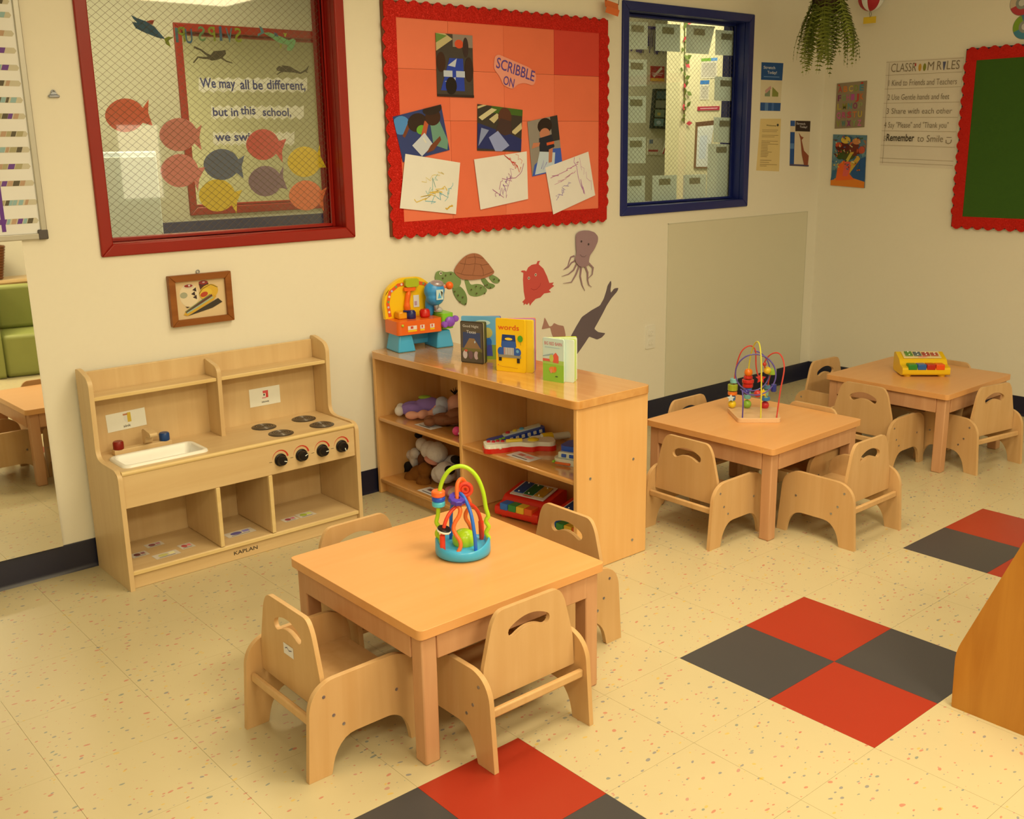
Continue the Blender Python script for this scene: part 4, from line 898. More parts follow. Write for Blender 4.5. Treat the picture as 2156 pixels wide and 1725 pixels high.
ru += [('t', 'CLASSR', .07, .895, .082, INK, .34), ('e', (.455, .925, .02, .035), (206, 150, 50)), ('e', (.515, .925, .02, .035), (140, 136, 40)), ('t', 'M', .555, .895, .082, INK, .08), ('t', 'R', .675, .895, .082, INK, .06), ('p', [(.745, .965), (.785, .965), (.77, .89), (.76, .89)], (90, 90, 110)), ('t', 'LES', .80, .895, .082, INK, .16), ('r', (.385, .94, .405, .965), (190, 70, 60)),
       ('t', '1 Kind to Friends and Teachers', .05, .765, .058, INK, .90), ('t', '2 Use Gentle hands and feet', .05, .632, .055, INK, .82), ('t', '3 Share with each other', .05, .500, .055, INK, .87), ('t', '4 Say "Please" and "Thank you"', .03, .368, .055, INK, .86), ('t', '5', .035, .24, .05, (150, 128, 96), .03), ('t', 'Remember', .075, .24, .07, (66, 54, 36), .38), ('t', 'to Smile', .50, .24, .065, INK, .34),
       ('l', [(.88, .262), (.885, .235), (.915, .228), (.945, .238), (.95, .265)], .004, INK), ('l', [(.885, .285), (.95, .285)], .0025, INK), ('l', [(.045, .02), (.045, .98)], .0016, (150, 128, 90))]
ru = [e+(-.006,) if e[0] == 't' and 'Remember' not in e[1] else e for e in ru]
rl = quad_thing('rules_chart', 'handwritten classroom rules chart on lined paper', 'chart', [(1867, 129), (2030, 119), (2006, 356), (1852, 348)], onright, right_thing, .0, (232, 212, 174), t=.001, rough=.3, shapes=ru)
GX0, GX1 = onright(2038, 200)[0], .42
gu = onright(2022, 290)[0]; gb = right_thing('green_board', 'green felt board with a red scalloped border on the rules wall', 'bulletin board', (gu+.55)/2, .965, .001)
gw = (.55-gu)/2; gh = .905
MB().box((-gw, 0, 0), (gw, gh, .018)).build('backing', M(40, 34, 44), gb, .002)
MB().box((-gw+.03, .03, .018), (gw-.03, gh-.03, .0195)).build('felt', M(58, 92, 22, .9, bump=.3), gb, smooth=False)
border(gb, gw-.004, gh-.004, .056, .0197)
for i, (px, py, cs) in enumerate(((2152, 6, ((60, 110, 120), (206, 180, 140), (190, 60, 60), (60, 110, 120))), (2158, 56, ((80, 120, 130), (130, 160, 40), (70, 130, 140), (60, 100, 160))))):
    u_, z_ = onright(px, py); cdk = right_thing('craft_disc', ('painted craft disc in teal and tan', 'painted craft disc in green and blue')[i]+' above the green board', 'wall decoration', u_, z_)
    MB().prism(ell(0, 0, .06, .06, 32), 0, .0014, holes=[ell(0, 0, .008, .008, 12)[::-1]]).build('disc', M(150, 150, 130, .2, metal=.4), cdk)
    p = Print(.0016)
    for k in range(4):
        a0 = k*PI/2+.4; p.poly([(.058*math.cos(a0+t*PI/16), .058*math.sin(a0+t*PI/16)) for t in range(9)]+[(.03*math.cos(a0+t*PI/16), .03*math.sin(a0+t*PI/16)) for t in range(8, -1, -1)], cs[k])
    p.poly(ell(0, 0, .016, .016, 16), (206, 196, 170)); p.build('print', cdk)

# ---- hanging things near the ceiling
STR = M(60, 50, 36, .7)
q = hit(1832, 28, 0, WX-.055)
hb = thing('paper_ball', 'hanging red and white paper ball with a yellow card below it', 'decoration', (q.x, q.y, q.z))
r_ = .068; cz = .0+r_+.01
b = MB(); seg = 24; rings = 12; vs = []; fs = []
ball = MB().ball((0, 0, cz), r_, 24, 14).build('ball', [M(236, 226, 206, .5), M(176, 30, 40, .5)], hb)
for p_ in ball.data.polygons:
    c_ = p_.center; a_ = math.atan2(c_.y, c_.x)
    if -2.9 < a_ < -1.9 or 2.2 < a_ < 2.9: p_.material_index = 1
MB().tube([(0, 0, cz+r_), (0, 0, CEIL-q.z-.001)], .0012, 5).build('string', STR, hb)
for s_ in (-1, 1): MB().tube([(s_*.004, 0, .012), (s_*.010, -.002, -.004), (s_*.003, -.003, -.022)], .0011, 5).build('string', STR, hb)
MB().box((-.001, -.036, -.052), (.001, .036, -.018)).build('yellow_card', M(232, 190, 40, .5), hb, rot=(0, 0, .1))
q = hit(1289, 14, 1, WY-.05)
oc = thing('orange_card', 'folded orange card hanging by strings beside the blue window', 'decoration', (q.x, q.y, q.z-.03))
an = .16
MB().box((-.044, -.001, .022), (.044, .001, .056)).build('card_front', M(226, 112, 50, .6), oc, rot=(-.25, an, 0)); MB().box((-.044, -.001, -.004), (.04, .001, .024)).build('card_fold', M(226, 112, 50, .6), oc, rot=(.2, an, 0))
for s_ in (-1, 1): MB().tube([(s_*.04, 0, .045-s_*.006), (s_*.05, 0, .10), (s_*.02, 0, CEIL-q.z+.03-.001)], .0014, 5).build('string', STR, oc)

# fern hanging from the ceiling
fx, fy = 2.10, 1.40
tz = CEIL
fn = thing('hanging_fern', 'artificial fern hanging from the ceiling in the corner', 'plant', (fx, fy, 0))
c0 = hit(1745, -30, 1, fy); fn.location = (c0.x, c0.y, c0.z-.085); c0.z -= .085
MB().lathe([(.0, -.045), (.05, -.045), (.072, .0), (.078, .05), (.074, .055), (.07, .05), (.0, .03)], n=18).build('basket', M(56, 36, 18, .8), fn)
for k in range(3): a_ = k*2.094; MB().tube([(.074*math.cos(a_), .074*math.sin(a_), .05), (0, 0, .26)], .0015, 5).build('chain', STR, fn)
MB().tube([(0, 0, .26), (0, 0, tz-c0.z-.001)], .0018, 5).build('chain', STR, fn)
rf = random.Random(3); FG = [M(104, 110, 24, .55, vary=.2), M(128, 132, 44, .55, vary=.2), M(84, 92, 16, .6, vary=.2)]
for k in range(64):
    a_ = rf.uniform(0, 2*PI); L_ = rf.uniform(.20, .345); out_ = rf.uniform(.03, .125); z0 = rf.uniform(-.02, .05)
    P = []; n = 17
    for i in range(n+1):
        t = i/n; rad = .045+out_*(1-(1-t)**2); P.append(Vector((rad*math.cos(a_+.25*t), rad*math.sin(a_+.25*t), z0+.035*math.sin(min(1, t*3)*PI)*.6-L_*t**1.15)))
    b = MB(); b.tube(P, [.0016*(1-.7*i/n) for i in range(n+1)], 4)
    for i in range(2, n):
        t = i/n; d = (P[i+1]-P[i-1]).normalized(); rad = Vector((math.cos(a_), math.sin(a_), 0)); sd = d.cross(rad)
        if sd.length < .1: sd = Vector((-math.sin(a_), math.cos(a_), 0))
        sd.normalize(); nn = sd.cross(d).normalized(); ln = .040*math.sin(PI*min(1, .18+.82*t))**.6*(1-.35*t)
        for half in (0,):
            p0 = P[i]+(P[i+1]-P[i])*half
            for s_ in (-1, 1):
                tip = p0+sd*s_*ln+d*ln*.35+nn*rf.uniform(-.004, .004); w_ = d*.0044
                b.add([p0-w_, p0+w_, tip+w_*.3, tip-w_*.2], [(0, 1, 2, 3)])
    b.build('frond', FG[k % 3], fn, smooth=False)

# ================================================================== ON AND BEHIND THE GLASS
GY = WY+.085+.003+.0030           # corridor side of the red window's pane
def ong(px, py): return onwall(px, py, GY-.0006)
cr3 = lambda L: crop(150, 180, 3.534, L)
FI = [((400, 222), 146, 126, (575, 104), (605, 300), (226, 92, 64), 'coral red paper fish stuck high on the red window'), ((798, 366), 140, 124, (970, 290), (970, 482), (214, 122, 116), 'pink paper fish beside the corner of the far window frame'), ((806, 634), 140, 124, (996, 608), (942, 792), (220, 126, 122), 'pink paper fish above a yellow fish with its tail down'),
      ((1118, 588), 132, 116, (1288, 520), (1282, 694), (92, 98, 128), 'slate blue paper fish between pink and purple fish'), ((1425, 440), 122, 116, (1600, 396), (1572, 574), (208, 84, 80), 'rose red paper fish covering the third line of text'), ((1733, 568), 122, 114, (1848, 440), (1896, 610), (222, 184, 48), 'yellow paper fish with its tail up, by the red jamb'),
      ((1086, 818), 134, 120, (1272, 776), (1230, 954), (224, 186, 56), 'yellow paper fish below the slate blue fish'), ((1442, 712), 122, 114, (1578, 598), (1608, 772), (136, 104, 122), 'purple paper fish below the rose red fish'), ((1744, 818), 122, 112, (1900, 758), (1880, 936), (232, 118, 78), 'orange paper fish low on the red window by the jamb')]
_TH = {}
def THIN(*c):
    if c not in _TH: _TH[c] = M(*c, .7, k=1.3)
    return _TH[c]
for (cx, cz), rx, ry, t1, t2, c_, lb in FI:
    ox, oz = ong(*cr3([(cx, cz+ry)])[0]); th = thing('paper_fish', lb, 'paper fish', (ox, GY, oz), ROTB, 'paper fish on the red window')
    body = [(cx+rx*math.cos(a_)*(1 if math.cos(a_) > 0 else 1.02), cz+ry*math.sin(a_)*(1-.12*max(0, -math.cos(a_))**2)) for a_ in [2*PI*k/28 for k in range(28)]]
    sheet(th, rel([ong(*q) for q in cr3(body)], ox, oz), THIN(*c_), .0006, 'body', .0004)
    tj = (cx+rx*.78, cz+ry*.10); mid = ((t1[0]+t2[0])/2-18, (t1[1]+t2[1])/2)
    sheet(th, rel([ong(*q) for q in cr3([(tj[0]-8, tj[1]-28), t1, mid, t2, (tj[0]-12, tj[1]+34)])], ox, oz), THIN(*c_), .0006, 'tail', .0010)
cr2 = lambda L: crop(150, 0, 3.534, L)
def gcut(name, label, cat, pieces, group, y=None, mat_rough=.7):
    f = (lambda px, py: onwall(px, py, y)) if y else ong; yy = y if y else GY
    a0 = cr2([pieces[0][1][0]])[0]; ox, oz = f(*a0); th = thing(name, label, cat, (ox, yy, oz), ROTB, group)
    for i, (nm, pts, c_, rad) in enumerate(pieces):
        P = rel([f(*q) for q in cr2(pts)], ox, oz); sheet(th, roundpoly(P, rad, 3) if rad else P, THIN(*c_), .0006, nm, .0004+.0007*i)
    return th
gcut('shark_cutout', 'blue paper shark with a green tail on the red window', 'paper cutout', [('body', [(445, 112), (480, 130), (560, 160), (620, 200), (700, 292), (640, 280), (540, 240), (480, 210), (450, 162), (490, 168), (462, 140)], (34, 84, 120), 0), ('fin', [(556, 160), (590, 150), (620, 150), (602, 186)], (170, 40, 40), 0), ('tail', [(690, 288), (720, 272), (762, 280), (722, 300), (740, 350), (705, 330)], (132, 140, 30), 0)], 'paper sharks on the red window')
gcut('shark_cutout', 'green paper hammerhead shark with blue fins on the red window', 'paper cutout', [('body', [(1430, 245), (1470, 240), (1550, 268), (1620, 300), (1650, 285), (1672, 300), (1660, 340), (1640, 378), (1605, 376), (1610, 335), (1540, 315), (1480, 275)], (110, 160, 110), .004), ('tail', [(1395, 190), (1420, 205), (1436, 245), (1390, 272), (1385, 255), (1412, 240)], (70, 130, 140), 0), ('fin', [(1505, 240), (1530, 250), (1540, 275), (1515, 268)], (40, 90, 130), 0), ('fin', [(1575, 245), (1602, 248), (1590, 280)], (140, 150, 40), 0), ('fin', [(1548, 330), (1565, 335), (1555, 362)], (140, 150, 40), 0)], 'paper sharks on the red window')
LT = [('I', 790, 222, (70, 120, 140)), ('P', 825, 215, (140, 150, 40)), ('U', 880, 230, (50, 100, 140)), ('S', 975, 212, (110, 150, 100)), ('P', 1050, 212, (140, 150, 40)), ('I', 1116, 210, (50, 100, 140)), ('V', 1180, 220, (70, 120, 140)), ('S', 1245, 220, (140, 150, 40))]
for i, (ch, cx, cy, c_) in enumerate(LT):
    px, py = cr2([(cx, cy+92)])[0]; ox, oz = ong(px, py)
    th = thing('paper_letter', '%s paper letter seen from behind in the letter row, %s from the shark tail' % ({(70, 120, 140): 'teal', (140, 150, 40): 'lime', (50, 100, 140): 'blue', (110, 150, 100): 'green'}[c_], ('first', 'second', 'third', 'fourth', 'fifth', 'sixth', 'seventh', 'eighth')[i]), 'letter', (ox, GY, oz), ROTB, 'paper letters on the red window')
    p = Print(.0006); p.text(ch, 0, 0, .050, THIN(*c_), {'I': .010}.get(ch, .026), mirror=True, center=True)
    o = p.build('letter_shape', th); so = o.modifiers.new('card', 'SOLIDIFY'); so.thickness = .0007
# lettering on the far window: wavy paper strips and divers
YF = FY+.06-.003-.0006
def onf(px, py): return onwall(px, py, YF)
for txt, (x0, y0, x1, y1), lb, parts in (('a', (948, 582, 1755, 680), 'first wavy paper strip of lettering on the far window', [('We may', 960, 650, 262), ('all be', 1258, 662, 168), ('different,', 1455, 662, 288)]), ('b', (1040, 790, 1730, 880), 'second wavy paper strip of lettering on the far window', [('but in', 1055, 862, 188), ('this', 1260, 850, 112), ('school,', 1425, 862, 212)]), ('c', (1055, 985, 1660, 1075), 'third wavy paper strip of lettering on the far window', [('we swim', 1070, 1048, 330)])):
    n = 22; up = [(x0+(x1-x0)*k/n, y0+(12 if k % 2 else -8)) for k in range(n+1)]; dn = [(x1-(x1-x0)*k/n, y1+(12 if k % 2 else -10)) for k in range(n+1)]
    ox, oz = onf(*cr2([((x0+x1)/2, y1)])[0]); th = thing('lettering_strip', lb, 'sign', (ox, YF, oz), ROTB, 'wavy lettering strips on the far window')
    sheet(th, rel([onf(*q) for q in cr2(up+dn)], ox, oz), M(224, 208, 170, .7), .0008, 'strip', .0004)
    p = Print(.0016)
    for t_, x, y, w_ in parts:
        (a, b_), = rel([onf(*q) for q in cr2([(x, y)])], ox, oz); (a2, b2), = rel([onf(*q) for q in cr2([(x+w_, y)])], ox, oz)
        p.text(t_, a, b_, .052 if txt == 'a' else .046, (44, 52, 100), a2-a, bold=.022)
    p.build('lettering', th)
DV = (56, 46, 26)
def fcut(label, pieces):
    ox, oz = onf(*cr2([pieces[0][0]])[0]); th = thing('diver_cutout', label, 'paper cutout', (ox, YF, oz), ROTB, 'diver silhouettes on the far window')
    for i, pts in enumerate(pieces): sheet(th, rel([onf(*q) for q in cr2(pts)], ox, oz), M(*DV, .8), .0008, ('body', 'leg', 'leg', 'arm')[min(i, 3)], .0004+.0009*i)
fcut('dark diver silhouette kicking with both fins on the far window', [[(1020, 430), (1060, 380), (1110, 378), (1145, 372), (1152, 400), (1125, 430), (1090, 445), (1045, 452), (1020, 440)], stroke([(1040, 425), (1000, 400), (965, 372), (912, 350)], [22, 16, 12, 16]), stroke([(1040, 430), (985, 432), (942, 425), (908, 468)], [22, 16, 12, 10]), stroke([(1115, 430), (1150, 455), (1198, 470)], [14, 10, 6])])
fcut('dark diver silhouette with its tail fin raised on the far window', [[(1525, 510), (1545, 490), (1570, 500), (1565, 485), (1600, 490), (1630, 495), (1660, 515), (1700, 535), (1650, 540), (1570, 535), (1530, 525)], stroke([(1650, 530), (1705, 545), (1750, 520), (1765, 492)], [16, 12, 14, 5]), stroke([(1735, 525), (1758, 542)], [12, 5]), stroke([(1575, 530), (1550, 540), (1528, 556)], [12, 9, 6])])
# cabinet standing in the corridor
kb = thing('corridor_cabinet', 'pale grey cabinet standing in the corridor behind the red window', 'cabinet', (-.92, 3.30, 0))
MB().box((-.5, 0, 0), (.27, .40, 1.425)).build('body', M(222, 218, 196, .5), kb, .008); MB().box((-.49, -.016, .05), (-.12, 0, 1.40)).build('door', M(206, 200, 170, .5), kb, .004); MB().box((-.11, -.016, .05), (.26, 0, 1.40)).build('door', M(206, 200, 170, .5), kb, .004)

PTH = paper_thin(240, 232, 200)
# ---- blue window: sheets taped to the office side of the glass
YB = WY+.085+.0045
def onb(px, py): return onwall(px, py, YB)
cr5 = lambda L: crop(1260, 0, 3.67, L)
SHT = [((222, 165), (382, 172), (380, 382), (222, 382)), ((443, 182), (632, 190), (630, 402), (440, 392)), ((680, 190), (900, 205), (850, 420), (676, 410)), ((905, 230), (1075, 240), (1072, 432), (902, 425)), ((218, 460), (374, 460), (372, 665), (218, 668)), ((900, 590), (1066, 600), (1062, 782), (895, 778)), ((215, 745), (368, 742), (364, 950), (214, 950)), ((892, 905), (1060, 912), (1052, 1108), (888, 1098)), ((212, 1062), (366, 1058), (364, 1262), (210, 1262)), ((848, 1110), (1050, 1118), (1040, 1520), (835, 1530)), ((210, 1365), (360, 1358), (358, 1560), (208, 1572)), ((418, 1358), (606, 1352), (602, 1550), (414, 1556)), ((656, 1352), (832, 1345), (828, 1532), (652, 1545))]
SL = ['top corner of the pane by the board', 'top row beside the purple tinsel', 'top row beside the green garland', 'top corner of the pane by the posters', 'second down by the bulletin board side', 'beside the dark round frame', 'third down by the bulletin board side', 'level with the clipboard', 'fourth down by the bulletin board side', 'tall one in the lower corner', 'bottom corner by the bulletin board', 'bottom row beside the brown chair', 'bottom row below the clipboard']
for qd, s_ in zip(SHT, SL):
    P = [onb(*q) for q in cr5(qd)]; ox = sum(p[0] for p in P)/4; oz = min(p[1] for p in P)
    th = thing('paper_sheet', 'blank white sheet taped on the blue window, '+s_, 'paper', (ox, YB, oz), ROTB, 'sheets taped on the blue window')
    sheet(th, rel(P[::-1], ox, oz), PTH, .0006, 'sheet', -.0006)
    hgt = max(p[1] for p in P)-oz; MB().box((-.045, hgt-.05, 0), (.045, hgt-.018, .0006)).build('tape', M(190, 182, 150, .5), th, smooth=False, rot=None)
# the office behind
OW = M(206, 190, 140, .6)
struct(MB().box((2.79, 2.95, 0), (6.2, 3.07, CEIL)).build('wall_office', OW, smooth=False))
def o_thing(name, label, cat, px4, y, base, t=.004, shapes=(), rough=.5):
    mk = lambda n_, l_, c_, x, z, off, g: thing(n_, l_, c_, (x, y-off, z), ROTB, g)
    return quad_thing(name, label, cat, px4, lambda px, py: onwall(px, py, y), mk, 0, base, None, rough, t, shapes)
YW = FY; YO = 2.95
o_thing('security_monitor', 'black monitor with a grid of camera views in the office', 'monitor', cr5([(418, 688), (600, 690), (575, 1000), (392, 992)]), YW, (26, 28, 24), .03, [('r', (.06+.45*i, .06+.23*j, .06+.45*i+.40, .06+.23*j+.19), c_) for i in range(2) for j, c_ in enumerate([(96, 120, 110), (110, 120, 90), (120, 116, 90), (70, 84, 80)])]+[('r', (.16, .33, .3, .4), (176, 150, 70)), ('r', (.6, .55, .8, .62), (160, 160, 140)), ('e', (.25, .15, .1, .05), (160, 170, 160)), ('e', (.72, .15, .1, .05), (150, 160, 150))])
o_thing('red_notice', 'red and yellow notice on the office wall', 'sign', cr5([(402, 510), (508, 514), (506, 630), (400, 626)]), YW, (160, 40, 36), .004, [('r', (0, 0, 1, .2), (206, 160, 50)), ('l', [(.2, .3), (.8, .9)], .02, (206, 190, 150)), ('r', (.1, .5, .9, .56), (200, 150, 130)), ('r', (.1, .38, .8, .44), (200, 150, 130))])
o_thing('wall_card', 'pair of wall cards with red headings in the office', 'sign', cr5([(380, 1075), (492, 1066), (490, 1200), (376, 1196)]), YW, (206, 190, 150), .004, [('r', (.05, .2, .7, .32), (180, 60, 60)), ('r', (.1, .7, .35, .95), (110, 120, 130))])
o_thing('wall_card', 'white wall card with a red slanted edge in the office', 'sign', cr5([(520, 1078), (610, 1078), (608, 1196), (490, 1190)]), YW, (216, 204, 166), .004, [('p', [(0, 0), (.1, 0), (.25, 1), (.15, 1)], (190, 60, 60)), ('r', (.4, .4, .9, .5), (190, 80, 80))])
o_thing('flyer', 'printed flyer with a green and blue heading in the office', 'paper', cr5([(792, 452), (918, 445), (915, 605), (788, 608)]), YO, (206, 192, 156), .002, [('r', (0, .85, .6, 1), (110, 150, 50)), ('r', (.6, .85, 1, 1), (90, 140, 180))]+[('r', (.05, .1+.07*k, .9, .12+.07*k), (150, 140, 130)) for k in range(10)])
o_thing('flyer', 'printed flyer with a blue heading in the office', 'paper', cr5([(785, 622), (855, 620), (850, 772), (780, 772)]), YO, (206, 192, 156), .002, [('r', (0, .8, 1, 1), (50, 110, 160))]+[('r', (.1, .1+.08*k, .9, .12+.08*k), (150, 140, 130)) for k in range(8)])
o_thing('door_sign', 'narrow red sign with pale lettering in the office', 'sign', cr5([(765, 825), (932, 820), (930, 850), (763, 855)]), YO, (170, 40, 60), .006, [('r', (.1, .4, .9, .6), (220, 170, 160))])
cp = o_thing('clipboard', 'brown clipboard with papers hanging in the office', 'clipboard', cr5([(750, 945), (890, 930), (840, 1300), (735, 1300)]), YO, (120, 84, 50), .008, [('p', [(.1, .03), (.95, .03), (1, .9), (.08, .9)], (206, 200, 176)), ('r', (.25, .2, .7, .7), (190, 190, 180)), ('r', (.0, .92, 1, 1), (96, 60, 36))])
# purple tinsel along the top of the office wall, green garland, brown chair, lamp
tn = thing('tinsel_fringe', 'purple foil tinsel fringe hung across the office wall', 'decoration', (*[hit(1430, 110, 1, FY)[i] for i in (0,)], FY, hit(1430, 110, 1, FY).z))
tb = MB(); rt = random.Random(9)
for k in range(110):
    x = -.62+1.15*k/110; z1 = .16+rt.uniform(-.02, .02); z0 = rt.uniform(-.03, .03)
    tb.add([(x, -.01-rt.uniform(0, .01), z1), (x+.006, -.012, z1), (x+.006+rt.uniform(-.01, .01), -.012, z0), (x+rt.uniform(-.01, .01), -.01, z0)], [(0, 1, 2, 3)])
o = tb.build('strands', M(70, 56, 110, .25, metal=.5), tn, smooth=False); o['kind'] = 'stuff'
MB().box((-.64, -.008, .15), (.56, 0, .17)).build('band', M(70, 56, 110, .4), tn)
ga = MB(); q0 = hit(1442, 45, 1, 2.944); q1 = hit(1441, 260, 1, 2.944)
gl = thing('leaf_garland', 'green leaf garland with red flowers down the office wall edge', 'decoration', tuple(q1))
for k in range(26):
    t = k/25; c_ = (q0-q1)*t; a_ = rt.uniform(0, 6.28)
    lf = MB(); L_ = .05; d = Vector((math.cos(a_), -.3, math.sin(a_))).normalized(); s_ = d.cross(Vector((0, 1, 0))).normalized()
    p0 = c_+Vector((rt.uniform(-.02, .02), -.002, 0)); lf.add([p0, p0+d*L_*.5+s_*.016, p0+d*L_, p0+d*L_*.5-s_*.016], [(0, 1, 2, 3)])
    lf.build('leaf' if k % 5 else 'flower', M(96, 110, 44, .6) if k % 5 else M(180, 50, 60, .6), gl, smooth=False)
MB().tube([q0-q1, Vector((0, 0, 0))], .004, 6).build('stem', M(90, 90, 40), gl)
oc_ = thing('office_chair', 'brown leather office chair behind the blue window', 'chair', (2.30, 3.42, 0))
MB().prism(roundpoly([(-.24, .72), (.24, .72), (.26, 1.20), (-.26, 1.20)], [.05, .05, .2, .2], 6), -.04, .04, axis=1).build('backrest', M(110, 64, 30, .4), oc_, .03, 3)
MB().box((-.25, -.45, .42), (.25, .0, .50)).build('seat', M(110, 64, 30, .4), oc_, .03, 3); MB().tube([(0, -.2, .06), (0, -.2, .42)], .03, 10).build('column', BLACK, oc_)
for k in range(5): MB().tube([(0, -.2, .08), (.27*math.cos(k*1.2566), -.2+.27*math.sin(k*1.2566), .025)], .02, 8).build('foot', BLACK, oc_)

# ================================================================== TOYS AND BOOKS
def pl(r, g, b, rough=.28, **k): return M(r, g, b, rough, spec=.5, vary=.02, **k)
def blob(name, mat, parent, balls, voxel=.004):
    """soft continuous body grown from overlapping ellipsoids: (centre, radii, rotation z)"""
    b = MB()
    for it in balls:
        c, r = it[0], it[1]; b.ball(c, r, 14, 8, Matrix.Rotation(it[2], 4, 'Z') if len(it) > 2 else None)
    o = b.build(name, mat, parent); m_ = o.modifiers.new('merge', 'REMESH'); m_.mode = 'VOXEL'; m_.voxel_size = voxel; m_.use_smooth_shade = True
    s_ = o.modifiers.new('smooth', 'SMOOTH'); s_.factor = .5; s_.iterations = 3
    return o
def sm(pts, n=6):
    """smooth curve through points (Catmull-Rom)"""
    P = [Vector(p) for p in pts]; out = []
    for i in range(len(P)-1):
        a = P[max(i-1, 0)]; b = P[i]; c = P[i+1]; d = P[min(i+2, len(P)-1)]
        for k in range(n):
            t = k/n; out.append(.5*((2*b)+(c-a)*t+(2*a-5*b+4*c-d)*t*t+(3*b-a-3*c+d)*t**3))
    out.append(P[-1]); return out

# ---- arch activity toy
TZ = .357
at = thing('activity_arch', 'blue based activity toy with lime arch and bead tracks on the table', 'toy', (-1.112, .342, TZ), (0, 0, D(-40)))
n = 40; vs = []; fs = []; CY = pl(70, 172, 206)
for k in range(n):
    a = 2*PI*k/n; zt = .036+.010*math.cos(2*a)+.002*math.cos(4*a); c, s = math.cos(a), math.sin(a)
    for r_, z in ((.066, 0), (.074, .006), (.075, .014), (.074, zt-.004), (.071, zt), (.066, zt-.004), (.062, .026)): vs.append((r_*c, r_*s, z))
q = 7
for k in range(n):
    j = (k+1) % n
    for i in range(q-1): fs.append((k*q+i, j*q+i, j*q+i+1, k*q+i+1))
fs += [tuple(k*q for k in range(n))[::-1], tuple(k*q+q-1 for k in range(n))]
MB().add(vs, fs).build('base', CY, at, ang=50)
LIME = pl(182, 214, 30); REDT = pl(230, 62, 34); BLUT = pl(44, 108, 190); ORT = pl(250, 112, 44)
wig = lambda x, z: (x+.0035*math.sin(z*190), 0, z)
la = [wig(-.066, .03+.008*i) for i in range(9)]+[(-.064, 0, .115), (-.060, 0, .165), (-.050, 0, .205), (-.030, 0, .235), (-.004, 0, .246), (.022, 0, .238), (.044, 0, .212), (.058, 0, .172), (.064, 0, .13)]+[wig(.067, .105-.0078*i) for i in range(10)]
MB().tube(sm(la, 4), .0058, 10).build('lime_arch', LIME, at)
MB().tube(sm([(-.052, -.040, .022), (-.052, -.040, .065), (-.040, -.030, .110), (-.018, -.012, .135), (.010, .006, .140), (.034, .022, .122), (.048, .032, .085), (.052, .036, .022)], 6), .0052, 10).build('red_arch', REDT, at)
MB().tube([(-.052, -.040, .02), (-.052, -.040, .068)], .0075, 12).build('red_sleeve', REDT, at); MB().tube([(.051, .036, .02), (.049, .034, .078)], .0075, 12).build('red_sleeve', REDT, at)
MB().tube(sm([(.036, -.046, .018), (.034, -.044, .065), (.024, -.026, .125), (.004, -.004, .165), (-.014, .016, .160), (-.030, .036, .11), (-.034, .042, .022)], 6), .0050, 10).build('blue_arch', BLUT, at)
wv = [(-.013+.0095*math.sin(i*1.15), -.050+.0052*i, .020+.0155*i) for i in range(9)]
MB().tube(sm(wv+[(-.012, -.004, .168), (-.010, .004, .195), (0, .014, .206), (.010, .022, .192), (.012, .028, .16)]+[(.014+.007*math.sin(i*1.3), .030+.002*i, .15-.016*i) for i in range(8)], 5), .0056, 10).build('orange_track', ORT, at)
for nm, c, z0, z1, r_ in (('bead', ORT, .163, .180, .0185), ('bead', pl(34, 84, 184), .150, .163, .0180), ('bead', pl(86, 196, 224), .135, .150, .0178)):
    MB().lathe([(.006, z0), (r_-.003, z0), (r_, z0+.003), (r_, z1-.003), (r_-.003, z1), (.006, z1)], (-.0615, 0, 0), 24).build(nm, c, at)
g = MB(); pts = [(.021*math.cos(2*PI*k/20)*(1+.14*(k % 2)), .021*math.sin(2*PI*k/20)*(1+.14*(k % 2))) for k in range(20)]
g.prism(pts, -.007, .007, holes=[ell(0, 0, .007, .007, 12)[::-1]]); g.build('gear_bead', pl(78, 52, 160), at, .002, loc=(-.012, -.010, .158), rot=(D(20), D(10), 0))
MB().lathe([(.006, -.001), (.018, -.001), (.0195, .002), (.018, .005), (.006, .005)], n=24).build('disc_bead', WHITE, at, loc=(-.048, -.038, .079), rot=(.1, .25, 0)); MB().lathe([(.006, .005), (.018, .005), (.0185, .0075), (.017, .0095), (.006, .0095)], n=24).build('disc_bead', BLACK, at, loc=(-.048, -.038, .079), rot=(.1, .25, 0))
MB().ball((0, 0, 0), (.033, .030, .030), 24, 12).build('lime_dome', LIME, at, loc=(.004, .0, .040))
sp_ = MB(); sp_.torus((0, 0, 0), .017, .0055, 24, 8); sp_.torus((0, 0, 0), .008, .004, 18, 6); sp_.build('spiral_ring', pl(240, 70, 40), at, loc=(.010, .010, .178), rot=(PI/2, 0, 0))

# ---- wire bead maze
bm_ = thing('bead_maze', 'wire bead maze with coloured wooden beads on the table', 'toy', (.622, .668, TZ), (0, 0, D(-44)))
MB().prism(roundpoly([(-.083, -.088), (.083, -.088), (.100, .095), (-.100, .095)], .016, 4), 0, .018).build('base', wood('maze_base', (222, 170, 110), (232, 184, 126), 0), bm_, .005, 3)
RW = pl(206, 66, 52); PW = pl(92, 76, 140); YW_ = pl(222, 206, 60); wr = .0028
def wire(pts, m_): return MB().tube(sm(pts, 6), wr, 8).build('wire', m_, bm_)
helix = [(-.010+.078*math.cos(a)*(1-.02*a), -.02+.012*a, .178+.078*math.sin(a)) for a in [-2.4+i*.35 for i in range(30)]]
wire([(-.064, -.075, .016), (-.064, -.075, .08), (-.066, -.06, .12)]+helix, PW)
wire([(.006, -.080, .016), (.004, -.078, .12), (.0, -.070, .24), (-.004, -.03, .305), (-.014, .02, .290), (-.022, .07, .20), (-.022, .082, .018)], YW_)
